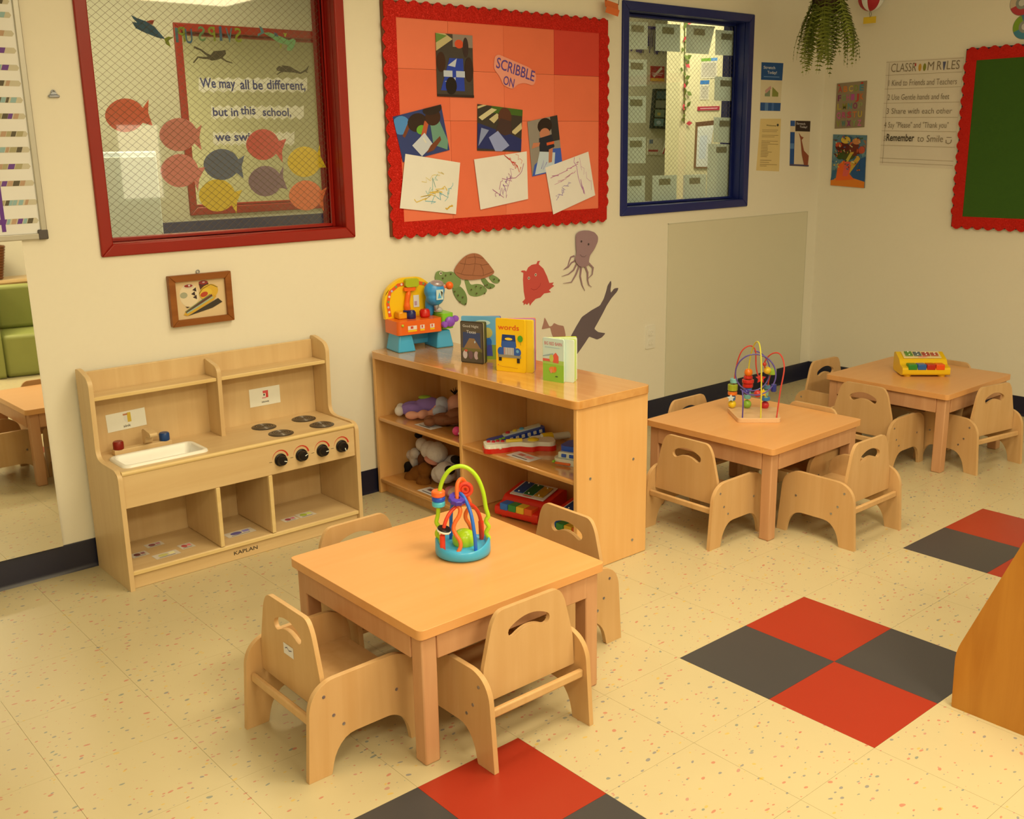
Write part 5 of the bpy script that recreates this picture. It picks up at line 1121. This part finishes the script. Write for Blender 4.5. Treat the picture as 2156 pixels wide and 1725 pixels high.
wire([(.068, -.075, .016), (.078, -.070, .12), (.092, -.055, .215), (.078, -.03, .262), (.050, -.005, .258), (.030, .02, .22), (.040, .035, .185), (.062, .045, .18), (.058, .07, .13), (.050, .080, .018)], RW)
wire([(-.082, .080, .018), (-.078, .078, .12), (-.072, .06, .205), (-.056, .045, .262), (-.026, .04, .282), (-.004, .045, .262), (.002, .05, .20), (.012, .05, .16), (.03, .04, .14)], RW)
def bead(c, kind, col, r_, h_=None):
    c = Vector(c)
    if kind == 's': MB().ball((0, 0, 0), r_, 18, 10).build('bead', pl(*col), bm_, loc=c)
    elif kind == 'c': MB().lathe([(.002, -h_/2), (r_-.002, -h_/2), (r_, -h_/2+.002), (r_, h_/2-.002), (r_-.002, h_/2), (.002, h_/2)], n=20).build('bead', pl(*col), bm_, loc=c)
    elif kind == '*':
        P = [((r_ if k % 2 == 0 else r_*.5)*math.cos(PI/2+k*PI/5), (r_ if k % 2 == 0 else r_*.5)*math.sin(PI/2+k*PI/5)) for k in range(10)]
        MB().prism(P, -h_/2, h_/2, axis=1).build('bead', pl(*col), bm_, .002, loc=c)
Lx, Mx, Rx, by = -.082, -.022, .050, .081
for c, k, col, r_, h_ in [((Lx, by, .034), 's', (240, 196, 30), .0165, 0), ((Lx, by, .060), 'c', (60, 120, 176), .013, .018), ((Lx-.008, by-.016, .062), '*', (206, 214, 220), .017, .006), ((Lx, by, .080), 'c', (236, 116, 30), .019, .014), ((Lx, by, .104), 'c', (160, 170, 40), .020, .026), ((Lx+.003, .079, .132), 'c', (130, 190, 170), .015, .018),
                      ((Mx, by, .034), 's', (140, 176, 50), .0175, 0), ((Mx, by, .072), 'c', (120, 186, 170), .014, .030), ((Mx, by, .096), 'c', (60, 110, 170), .017, .012), ((Mx, by, .113), 'c', (206, 40, 30), .021, .016), ((Mx, by, .130), 'c', (212, 46, 34), .024, .014), ((Mx, by, .146), 'c', (206, 40, 30), .018, .012), ((Mx, .078, .166), 's', (240, 120, 20), .017, 0),
                      ((Rx, by, .030), 's', (206, 40, 44), .0165, 0), ((Rx, by-.004, .058), 'c', (50, 120, 170), .019, .014), ((Rx, by-.012, .060), 's', (160, 180, 90), .010, 0), ((Rx, by, .082), 'c', (130, 180, 150), .012, .026), ((Rx+.004, .078, .106), 'c', (80, 130, 150), .014, .016),
                      ((.064, .047, .176), 'c', (150, 180, 50), .019, .022), ((.044, .034, .184), 's', (236, 190, 40), .015, 0), ((.022, .046, .148), '*', (200, 50, 40), .022, .008), ((.030, .02, .212), 's', (206, 60, 40), .008, 0), ((.062, -.02, .125), 'c', (40, 50, 120), .011, .03), ((-.046, -.035, .112), 's', (54, 44, 120), .012, 0), ((.004, .0, .096), 's', (200, 56, 50), .015, 0), ((.026, .0, .100), '*', (236, 186, 30), .018, .010)]:
    bead(c, k, col, r_, h_)

# ---- toy piano / xylophones
def xylo(loc, rz, label, body, keys, bars, plate, W=.215, dp=.150, group='toy piano xylophones'):
    t = thing('toy_piano', label, 'toy', loc, (0, 0, rz), group); h = W/2; d = dp/2
    pf = roundpoly([(-d, .010), (-d, .044), (-d+.045, .050), (-d+.062, .072), (d-.015, .096), (d, .090), (d, .010), (d-.02, .006), (-d+.02, .006)], .010, 4)
    MB().prism(pf, -h, h, axis=0).build('body', body, t, .014, 4)
    for sx in (-1, 1):
        for sy in (-1, 1): MB().lathe([(.016, 0), (.018, .004), (.018, .010)], n=14).build('foot', body, t, loc=(sx*(h-.03), sy*(d-.03), 0))
    kn = len(keys); kw = (W-.05)/kn
    for i, c in enumerate(keys): MB().box((-h+.025+i*kw+.001, -d-.002, .034), (-h+.025+(i+1)*kw-.001, -d+.043, .060)).build('key', pl(*c), t, .003, 2)
    sl = math.atan2(.024, dp-.077)
    pt = MB().box((-h+.022, 0, 0), (h-.022, dp-.088, .005)).build('plate', plate, t, .002, loc=(0, -d+.066, .0745), rot=(sl, 0, 0))
    nb = len(bars); bw_ = (W-.06)/nb
    for i, c in enumerate(bars):
        b = MB().box((-h+.030+i*bw_+.003, .014, .006), (-h+.030+(i+1)*bw_-.003, dp-.096-.004*i, .0095)).build('bar', M(*c, .25, metal=.3), pt, .001)
        for yy in (.020, dp-.104-.004*i): MB().ball((-h+.030+(i+.5)*bw_, yy, .0105), .0035, 8, 5).build('pin', WHITE, b)
    p = Print(.0055); p.poly(ell(0, .007, .022, .005), (226, 130, 110)); p.build('logo', pt)
    return t
xylo((1.822, .617, TZ), D(-44.6), 'yellow toy piano with four coloured keys on the far table', pl(236, 184, 20), [(46, 130, 40), (40, 92, 150), (186, 36, 18), (240, 84, 20)], [(110, 150, 60), (110, 120, 110), (190, 90, 70), (200, 100, 70)], M(230, 200, 130, .4))
REDX = pl(226, 40, 22); K3 = [(40, 110, 190), (50, 140, 60), (240, 190, 40), (236, 90, 30)]
xylo((-.255, 1.035, .067), D(-78), 'red toy piano fully in view on the lower shelf', REDX, K3, [(44, 84, 150), (40, 110, 60), (206, 160, 50)], M(226, 214, 196, .35), W=.20, dp=.19)
xylo((-.255, .765, .067), D(-84), 'red toy piano half hidden by the shelf end panel', REDX, K3, [(44, 84, 150), (40, 110, 60), (206, 160, 50)], M(226, 214, 196, .35), W=.20, dp=.19)

# ---- instruments on the middle shelf
SZ = .335
def guitar(loc, rz, label, base, top, head_btn, neck, L=.27):
    t = thing('toy_guitar', label, 'toy', loc, (0, 0, rz), 'musical toys on the middle shelf'); h = L/2
    out = roundpoly([(-h, -.026), (-h+.02, -.034), (-h+.085, -.026), (-h+.10, -.016), (0, -.016), (.02, -.03), (.045, -.04), (.065, -.028), (h-.02, -.045), (h, -.03), (h, .03), (h-.02, .045), (.065, .03), (.045, .04), (.02, .03), (0, .016), (-h+.10, .016), (-h+.085, .026), (-h+.02, .034), (-h, .026)], .014, 4)
    MB().prism(out, 0, .018).build('base', base, t, .005, 3)
    MB().prism([(x*.975, y*.93) for x, y in out], .018, .034).build('top_shell', top, t, .007, 3)
    for i in range(4): MB().lathe([(.007, 0), (.007, .004), (.004, .006)], n=12).build('button', head_btn, t, loc=(-h+.022+.017*i, .010-.006*(i % 2), .034))
    MB().tube([(-h+.085, 0, .036), (.01, 0, .037)], .008, 10).build('fret_bar', neck, t)
    MB().ball((.052, .0, .036), (.022, .018, .008), 16, 8).build('dial', neck, t)
    for i in range(3): MB().ball((-h+.02+.02*i, -.026, .020), (.008, .006, .007), 10, 6).build('tuner', top, t)
    return t
guitar((-.312, 1.030, SZ), D(-32), 'red and white toy guitar at the front of the middle shelf', pl(220, 36, 20), pl(246, 240, 232), pl(206, 40, 50), pl(240, 200, 40))
t = thing('toy_keyboard', 'blue toy keyboard guitar with white keys on the middle shelf', 'toy', (-.232, 1.135, SZ), (0, D(-7), D(-14)), 'musical toys on the middle shelf')
MB().prism(roundpoly([(-.120, -.022), (-.105, -.032), (-.06, -.026), (.11, -.028), (.12, 0), (.11, .028), (-.06, .026), (-.105, .032), (-.120, .022)], .012, 4), .004, .028).build('body', pl(34, 74, 176), t, .006, 3)
MB().prism(roundpoly([(-.055, -.004), (.105, -.006), (.112, .024), (-.05, .022)], .006, 3), .028, .034).build('top_shell', pl(228, 232, 236), t, .003)
for i in range(6): MB().box((-.042+.025*i, -.0290, .012), (-.028+.025*i, -.0240, .026)).build('key', WHITE, t, .002)
for i in range(3): MB().box((-.098+.014*i, -.026, .028), (-.087+.014*i, -.012, .032)).build('fret_button', pl(150, 214, 40), t, .002)
for i, c in enumerate(((206, 50, 60), (232, 200, 60), (90, 170, 200))): MB().lathe([(.009, 0), (.009, .004), (.005, .006)], n=14).build('button', pl(*c), t, loc=(-.03+.03*i, .012, .034))
t = thing('toy_microphone', 'white toy microphone with a yellow band on the middle shelf', 'toy', (-.150, 1.02, SZ+.0), (0, 0, D(-18)), 'musical toys on the middle shelf')
MB().lathe([(.006, -.10), (.013, -.098), (.013, -.055), (.017, -.05), (.017, -.005), (.014, 0), (.013, .06), (.019, .075), (.021, .09), (.015, .105), (0, .11)], (0, 0, .021), 18, axis=0).build('handle', pl(242, 238, 234), t)
MB().lathe([(.0185, -.048), (.019, -.045), (.019, -.010), (.0185, -.007)], (0, 0, .021), 18, axis=0).build('band', pl(240, 200, 30), t); MB().ball((-.10, 0, .021), .010, 12, 8).build('switch', pl(150, 210, 50), t)
t = thing('toy_phone', 'white and blue toy telephone beside the shelf end panel', 'toy', (-.262, .772, SZ), (0, 0, D(-70)), 'musical toys on the middle shelf')
MB().prism(rrect(-.075, -.06, .075, .06, .03, 5), 0, .022).build('base', pl(240, 234, 226), t, .008, 3); MB().prism(rrect(-.06, -.03, .06, .055, .02, 5), .022, .062).build('housing', pl(34, 84, 180), t, .008, 3)
MB().box((-.055, -.050, .022), (.055, -.030, .045)).build('dial_panel', pl(232, 232, 240), t, .004); MB().box((-.06, -.066, .003), (.0, -.058, .012)).build('trim', pl(240, 110, 40), t, .003); MB().box((-.072, -.064, .006), (-.062, -.03, .014)).build('trim', pl(150, 206, 40), t, .003)
for i in range(3): MB().box((-.04+.03*i, -.0545, .028), (-.022+.03*i, -.049, .040)).build('button', pl(40, 90, 190), t, .002)

# ---- dolls and plush in the other compartments
PINKS = M(236, 164, 128, .6); BRS = M(130, 76, 44, .6)
f0 = Vector((-.340, 1.752, SZ)); h0 = Vector((-.145, 1.575, SZ)); dd = (h0-f0); ra = math.atan2(dd.y, dd.x)
dl = thing('baby_doll', 'baby doll in purple overalls lying on the middle shelf', 'doll', tuple(f0), (0, 0, ra), 'dolls on the middle shelf')
blob('body', PINKS, dl, [((.235, 0, .045), (.045, .042, .044)), ((.19, 0, .04), (.03, .025, .025)), ((.15, -.045, .022), (.045, .016, .018), .5), ((.10, -.07, .022), (.03, .018, .020), .9), ((.055, -.075, .020), (.030, .016, .018)), ((.14, 0, .035), (.06, .035, .03))])
blob('overalls', M(150, 116, 176, .85, bump=.4), dl, [((.115, .004, .040), (.062, .042, .038)), ((.05, .022, .030), (.055, .022, .028), .1), ((.05, -.022, .030), (.055, .022, .028), -.1)])
blob('shirt', M(196, 196, 206, .85, bump=.4), dl, [((.172, .0, .042), (.034, .044, .038)), ((.165, -.045, .028), (.034, .024, .025), .7)])
for s_ in (-1, 1): MB().ball((-.004, .024*s_, .026), (.020, .018, .022), 14, 8).build('sock', M(238, 222, 196, .85), dl)
MB().ball((.10, .012, .075), (.028, .022, .008), 16, 8).build('patch', M(160, 190, 60, .8), dl)
hr = MB(); rh = random.Random(4)
for k in range(16): a = rh.uniform(0, 6.28); hr.tube([(.225, .02, .085), (.225+.02*math.cos(a), .02+.02*math.sin(a), .100+rh.uniform(0, .012))], [.003, .0008], 5)
hr.build('hair', BLACK, dl)['kind'] = 'stuff'
bl = thing('brown_doll', 'undressed brown baby doll lying on the middle shelf', 'doll', (-.36, 1.555, SZ), (0, 0, D(-38)), 'dolls on the middle shelf')
blob('body', BRS, bl, [((.02, .015, .02), (.025, .016, .018)), ((.075, .02, .024), (.05, .02, .022), .1), ((.02, -.03, .02), (.025, .016, .018)), ((.07, -.022, .024), (.05, .02, .022), -.15), ((.14, 0, .036), (.06, .042, .034)), ((.12, -.05, .03), (.05, .015, .016), .5), ((.21, .0, .045), (.045, .042, .044))])
kp = lambda px, py, x: hit(px, py, 0, x)
XC = -.27
base_c = kp(905, 1010, XC)
cw = thing('plush_cow', 'black and white plush cow slumped on the bottom shelf', 'plush toy', (XC, base_c.y, .067), group='plush toys on the bottom shelf')
def kr(px, py, x=XC): q = hit(px, py, 0, x); return (q.x-cw.location.x, q.y-cw.location.y, q.z-.067)
FUR = M(226, 210, 190, .95, bump=.8, vary=.06); FURB = M(24, 18, 16, .95, bump=.8); FURBR = M(132, 78, 22, .95, bump=.8, vary=.1)
def front(c, d):
    w_ = Vector(c)+cw.location; q2 = w_+(CAM-w_).normalized()*d; return tuple(q2-cw.location)
blob('head', FUR, cw, [(kr(920, 953), (.046, .050, .046)), (kr(905, 948), (.040, .044, .040)), (kr(888, 936), (.026, .030, .030))], .005)
MB().ball(front(kr(908, 970), .046), (.030, .034, .013), 18, 10, Matrix.Rotation(D(22), 4, Vector((.7, .7, 0)))).build('mouth', M(226, 150, 120, .8), cw)
blob('body', FUR, cw, [(kr(955, 985, XC+.05), (.05, .06, .055))], .005)
blob('arm', FUR, cw, [(kr(874, 955), (.022, .028, .026)), (kr(864, 958), (.020, .024, .022)), (kr(872, 972), (.020, .022, .028))], .005)
blob('leg', FUR, cw, [(kr(938, 995, XC-.02), (.045, .050, .046)), (kr(926, 999, XC-.02), (.036, .04, .038))], .005)
MB().ball(front(kr(947, 990, XC-.02), .042), (.020, .024, .018), 16, 10).build('black_patch', FURB, cw)
blob('hoof', FURB, cw, [(kr(850, 967, XC-.01), (.022, .026, .028))], .005); blob('hoof', FURB, cw, [(kr(860, 982, XC-.02), (.020, .022, .022)), (kr(853, 994, XC-.02), (.018, .020, .024))], .005); blob('ear', FURB, cw, [(kr(881, 917, XC+.02), (.016, .022, .014))], .005)
blob('ear', FURB, cw, [(kr(960, 968, XC+.02), (.02, .03, .018))], .005)
pb = thing('plush_bear', 'brown plush animal lying face down under the plush cow', 'plush toy', (XC-.03, base_c.y+.03, .067), group='plush toys on the bottom shelf')
off = Vector((cw.location.x-pb.location.x, cw.location.y-pb.location.y, 0))
def kb_(px, py, x): return tuple(Vector(kr(px, py, x))+off)
blob('body', FURBR, pb, [(kb_(884, 1000, XC-.03), (.046, .050, .042)), (kb_(870, 1008, XC-.05), (.040, .044, .034)), (kb_(896, 990, XC-.03), (.034, .038, .034)), (kb_(892, 1015, XC-.06), (.032, .036, .026))], .005)
blob('ear', M(96, 52, 26, .95, bump=.6), pb, [(kb_(890, 968, XC-.02), (.022, .024, .030))], .005)
q_ = kp(955, 1052, -.34)
pp_ = thing('plush_bunny', 'pink and cream plush toy beside the shelf divider', 'plush toy', (-.35, 1.37, .067), group='plush toys on the bottom shelf')
blob('body', M(222, 180, 150, .95, bump=.6), pp_, [((0, 0, .025), (.04, .035, .025)), ((-.02, -.03, .022), (.03, .04, .020))]); blob('snout', M(214, 120, 120, .9, bump=.6), pp_, [((.0, .035, .022), (.03, .030, .022))])
rt_ = thing('rattle', 'pink baby rattle at the shelf divider', 'toy', (-.36, 1.345, SZ))
MB().ball((0, 0, .018), .018, 16, 10).build('ball', pl(236, 70, 130), rt_); MB().tube([(.0, -.015, .012), (.005, -.06, .008)], .007, 10).build('handle', pl(220, 220, 226), rt_)

# ---- toy workbench on top of the shelf
ZT = .614
wb = thing('toy_workbench', 'orange and yellow toy workbench with blue legs on the shelf top', 'toy', (-.246, 1.730, ZT), (0, 0, D(-9)))
OR = pl(238, 104, 30); YE = pl(252, 196, 20); BL = pl(74, 170, 220); BL2 = pl(40, 132, 206); GR = pl(140, 206, 40); PU = pl(150, 84, 184)
for sx in (-1, 1):
    x0 = sx*.088; tp = [(x0-.036, -.055), (x0+.036, -.055), (x0+.036, .055), (x0-.036, .055)]
    b = MB(); lo = [(x0+(x-x0)*1.12, y*1.1, 0) for x, y in tp]; hi = [(x0+(x-x0)*.78, y*.92, .072) for x, y in tp]
    b.add(lo+hi, [(0, 3, 2, 1), (4, 5, 6, 7), (0, 1, 5, 4), (1, 2, 6, 5), (2, 3, 7, 6), (3, 0, 4, 7)]); b.build('leg', BL, wb, .006, 3)
MB().box((-.06, .030, .012), (.06, .042, .072)).build('rear_panel', BL, wb, .004)
MB().prism(rrect(-.130, -.068, .075, .066, .018, 5), .072, .128).build('bench', OR, wb, .010, 3)
MB().prism(rrect(.077, -.060, .132, .050, .014, 4), .078, .142).build('vise', GR, wb, .008, 3)
arch = roundpoly([(-.132, .125), (.085, .125), (.085, .250), (.03, .290), (-.06, .290), (-.118, .255), (-.138, .20)], [.0, .02, .05, .02, .02, .05, .03], 4)
MB().prism(arch, .040, .062, axis=1).build('backboard', YE, wb, .007, 3)
pr = Print(.0005); pr.line([(-.112, .135), (-.120, .19), (-.108, .236), (-.07, .262), (-.03, .266)], .014, (232, 90, 40)); pr.line([(.01, .268), (.05, .258), (.07, .24)], .014, (232, 90, 40))
for k, (x, z) in enumerate(((-.115, .155), (-.118, .175), (-.117, .197), (-.112, .218), (-.10, .240), (-.08, .256), (-.055, .264), (.02, .266), (.045, .260))): pr.poly(ell(x, z, .005, .005, 8), [(240, 220, 190), (200, 190, 200), (120, 170, 80)][k % 3])
pr.rect(-.004, .165, .022, .215, (226, 216, 196)).rect(0, .172, .012, .190, (190, 150, 160)).build('print', wb, (0, .0395, 0), ROTB)
MB().tube(sm([(-.036, .030, .160), (-.038, .030, .185), (-.030, .030, .225), (-.026, .030, .240)], 5), [.013]*5+[.011]*6+[.008]*5, 12).build('hammer_handle', pl(250, 104, 20), wb)
MB().prism(rrect(-.050, .236, .0, .252, .006), .022, .038, axis=1).build('hammer_head', pl(250, 104, 20), wb, .003)
MB().prism(rrect(-.045, .252, .015, .286, .010), .018, .040, axis=1).build('clock_face', pl(176, 184, 30), wb, .004)
MB().lathe([(.016, 0), (.022, .006), (.022, .026), (.016, .034), (0, .034)], n=20).build('red_knob', pl(206, 20, 10), wb, loc=(.020, -.014, .128)); MB().lathe([(.018, 0), (.020, .004), (.020, .026), (.014, .034), (0, .034)], n=8).build('blue_bolt', pl(28, 36, 90), wb, loc=(-.040, -.010, .128))
MB().tube([(-.055, -.010, .158), (-.075, -.012, .162)], .004, 8).build('bolt_bar', pl(28, 36, 90), wb); MB().box((-.095, -.01, .128), (-.055, .035, .158)).build('yellow_block', pl(240, 160, 20), wb, .005)
dr = blob('drill_body', pl(60, 150, 214), wb, [((.075, .0, .232), (.046, .040, .040)), ((.075, -.004, .205), (.040, .036, .036)), ((.062, .020, .170), (.022, .018, .05))], .004)
MB().ball((.082, -.006, .258), (.032, .030, .018), 18, 10).build('drill_cap', M(180, 160, 150, .25, metal=.4), wb); MB().lathe([(.010, 0), (.012, .02), (.009, .03)], n=14).build('chuck', STEEL, wb, loc=(.078, -.008, .150)); MB().lathe([(.0, 0), (.016, .003), (.018, .010), (.010, .02), (0, .022)], n=14).build('drill_bit', M(190, 176, 160, .4), wb, loc=(.088, -.008, .142))
p = Print(.0004); p.rect(-.016, -.02, .016, .022, (210, 224, 230)).poly([(-.010, -.014), (-.002, .012), (.008, -.014)], (90, 170, 210)).poly([(.004, .018), (.014, .010), (.010, -.012)], (60, 50, 30)).build('sticker', wb, (.078, -.042, .218), (PI/2, 0, 0))
MB().tube([(.118, .004, .240), (.135, .004, .245)], .006, 8).build('crank_arm', pl(250, 110, 40), wb); MB().ball((.146, .0, .247), .017, 16, 10).build('crank_knob', pl(252, 106, 24), wb)
for dx_, dz_, r_ in ((0, 0, .021), (-.026, -.010, .013), (.026, .010, .013)): MB().lathe([(0, 0), (r_, 0), (r_, .012), (r_*.8, .016), (0, .018)], n=20, axis=1).build('gear', PU, wb, loc=(.108+dx_, -.062, .108+dz_))
p = Print(.0004)
for x, w_ in ((-.085, .040), (-.030, .020), (.015, .020)): p.rect(x, .092, x+w_, .108, (232, 214, 190)).rect(x, .084, x+w_, .091, (246, 196, 20)).rect(x+w_*.3, .096, x+w_*.6, .106, (206, 70, 50))
p.build('print', wb, (0, -.0682, 0), ROTB)
MB().ball((-.108, -.068, .112), .006, 10, 6).build('rivet', pl(190, 196, 50), wb)

# ---- board books standing on the shelf
def book(S, af, ab_, w_, h_, label, cover, pages, back, art, npg=4, t_=.004, wb=None):
    wb = wb or w_
    b = thing('board_book', label, 'book', (S[0], S[1], ZT), group='board books on the shelf top')
    def leaf(nm, a, z0, z1, m_, k=1.0): return MB().prism(rrect(0, 0, (w_ if k == 1 else wb*k), h_*(1 if k == 1 else .985), .006, 3), z0, z1).build(nm, m_, b, .001, loc=(0, 0, 0), rot=(PI/2, 0, a))
    fc = leaf('front_cover', af, -t_, 0, M(*cover, .35))
    for i in range(npg):
        t = (i+1)/(npg+1); leaf('page', af+(ab_-af)*t, -t_*.6-.002, -.002, M(*pages[i % len(pages)], .5), .985)
    leaf('back_cover', ab_, -t_-.002, -.002, M(*back, .35), .999)
    p = Print(.0005); art(p, w_, h_); p.build('cover_print', fc)
    return b
def art_words(p, w, h):
    p.text('words', .08*w, .79*h, .10*h, (228, 84, 30), .72*w)
    B, BD = (52, 92, 160), (36, 60, 112)
    p.poly([(.22*w, .70*h), (.66*w, .70*h), (.70*w, .48*h), (.18*w, .48*h)], BD).poly(ell(.44*w, .62*h, .13*w, .025*h), (250, 206, 50)).poly([(.20*w, .58*h), (.68*w, .58*h), (.68*w, .32*h), (.20*w, .32*h)], B)
    p.poly(ell(.16*w, .38*h, .10*w, .08*h), B).poly(ell(.74*w, .38*h, .12*w, .08*h), B).poly(ell(.74*w, .40*h, .05*w, .03*h), (110, 170, 220)).rect(.27*w, .32*h, .62*w, .46*h, (176, 170, 160))
    for k in range(4): p.rect((.28+.08*k)*w, .33*h, (.30+.08*k)*w, .455*h, (206, 200, 190) if k else (206, 110, 90))
    p.rect(.08*w, .27*h, .86*w, .32*h, (150, 140, 110)).rect(.10*w, .20*h, .20*w, .27*h, (40, 36, 34)).rect(.72*w, .18*h, .82*w, .27*h, (40, 36, 34)).poly(ell(.84*w, .64*h, .09*w, .062*h), (86, 160, 40)).line([(.85*w, .58*h), (.86*w, .52*h)], .0012, (120, 100, 60)).line([(.1*w, .1*h), (.75*w, .08*h)], .0012, (200, 130, 40)).poly(ell(.08*w, .12*h, .02*w, .012*h), (226, 120, 80))
book((-.309, 1.158), D(-69), D(-40), .122, .198, 'yellow words board book with a blue truck on its cover', (252, 196, 22), [(246, 200, 40), (246, 210, 90), (176, 128, 176), (170, 120, 170)], (240, 126, 60), art_words, wb=.148)
def art_barn(p, w, h):
    p.rect(0, .48*h, w, .985*h, (206, 222, 220)).rect(0, .0*h, w, .40*h, (150, 196, 60)).rect(0, .40*h, w, .50*h, (170, 200, 90)).text('BIG RED BARN', .08*w, .84*h, .075*h, (206, 110, 110), .84*w).rect(.1*w, .78*h, .8*w, .79*h, (160, 190, 190))
    p.poly([(.5*w, .44*h), (.5*w, .62*h), (.62*w, .68*h), (.75*w, .60*h), (.76*w, .44*h)], (226, 96, 70)).poly([(0, .58*h), (.5*w, .66*h), (.5*w, .62*h), (0, .56*h)], (150, 170, 170)).rect(0, .46*h, .5*w, .52*h, (220, 100, 80)).poly(ell(.42*w, .54*h, .10*w, .09*h), (190, 200, 90)).poly(ell(.48*w, .28*h, .18*w, .07*h), (232, 140, 60)).poly(ell(.4*w, .24*h, .05*w, .05*h), (232, 150, 110)).poly(ell(.60*w, .30*h, .06*w, .06*h), (226, 120, 50)).poly(ell(.66*w, .13*h, .07*w, .012*h), (70, 90, 50))
book((-.293, .918), D(-80), D(-34), .092, .155, 'white board book with a red barn on its green cover', (220, 232, 224), [(228, 234, 220), (216, 226, 130), (236, 236, 224)], (196, 206, 60), art_barn, 3, wb=.122)
def art_night(p, w, h):
    p.rect(.03*w, .03*h, .97*w, .97*h, (96, 84, 66)).poly([(.1*w, .30*h), (.12*w, .74*h), (.88*w, .74*h), (.9*w, .30*h)], (62, 74, 108)).poly([(.15*w, .36*h), (.4*w, .60*h), (.62*w, .60*h), (.9*w, .36*h)], (150, 116, 76)).rect(.05*w, .28*h, .95*w, .36*h, (120, 110, 60)).text('Good Night', .12*w, .86*h, .06*h, (206, 196, 176), .7*w).text('Texas', .28*w, .72*h, .07*h, (214, 206, 190), .42*w)
    for x, c in ((.2, (206, 190, 180)), (.45, (120, 90, 90)), (.7, (196, 170, 166)), (.85, (90, 84, 50))): p.poly(ell(x*w, .2*h, .10*w, .10*h), c)
    p.poly(ell(.25*w, .30*h, .07*w, .03*h), (200, 90, 66)).poly(ell(.65*w, .52*h, .03*w, .03*h), (190, 200, 220))
book((-.307, 1.374), D(-71), D(-52), .102, .162, 'dark board book with a night ranch scene on its cover', (70, 60, 44), [(206, 190, 140), (90, 92, 30), (110, 110, 60)], (60, 56, 34), art_night, 3)
def art_sky(p, w, h):
    p.rect(0, .32*h, w, .98*h, (110, 176, 214)).rect(0, 0, w, .34*h, (140, 166, 60)).poly(ell(.35*w, .45*h, .22*w, .12*h), (226, 230, 226)).poly(ell(.55*w, .85*h, .2*w, .06*h), (206, 226, 236)).poly([(.25*w, .12*h), (.38*w, .12*h), (.36*w, .45*h), (.30*w, .5*h)], (214, 180, 150)).poly(ell(.7*w, .4*h, .08*w, .10*h), (50, 110, 180)).poly([(.62*w, .08*h), (.8*w, .08*h), (.78*w, .34*h), (.66*w, .34*h)], (70, 80, 160)).rect(0, 0, .5*w, .12*h, (160, 190, 50)).poly(ell(.68*w, .62*h, .12*w, .12*h), (200, 186, 90))
book((-.262, 1.425), D(-52), D(-42), .155, .170, 'sky blue board book standing behind the dark one', (120, 180, 214), [(196, 190, 214), (150, 120, 180)], (110, 80, 150), art_sky, 2)

# ---- low shelf with a wicker basket, seen in the mirror
q_ = hit(8, 590, 1, 2*WY+3.9)
ws = thing('low_shelf', 'low pale shelf against the front wall seen in the mirror', 'shelf', (q_.x-.1, -4.9, 0))
hz = max(.5, q_.z); MB().box((-.6, -.2, hz-.03), (.6, .2, hz)).build('top', MAPLE, ws, .004); MB().box((-.6, -.2, 0), (-.57, .2, hz-.03)).build('side', MAPLE, ws, .003); MB().box((.57, -.2, 0), (.6, .2, hz-.03)).build('side', MAPLE, ws, .003); MB().box((-.57, -.2, .05), (.57, -.18, hz-.03)).build('back', MAPLE, ws)
bk_ = thing('wicker_basket', 'brown wicker basket on the low shelf seen in the mirror', 'basket', (q_.x-.02, -4.88, hz))
b = MB(); nb_ = 12
for k in range(nb_): z = .02+.025*k; s_ = .20+.004*k; b.tube([(x*s_/.2*1.0, y*s_/.2, z) for x, y in rrect(-.2, -.14, .2, .14, .03, 3)], .0145, 6, closed=True)
o = b.build('weave', M(112, 60, 20, .7), bk_); o['kind'] = 'stuff'
MB().box((-.195, -.135, .004), (.195, .135, .03)).build('bottom', M(96, 50, 18, .7), bk_)
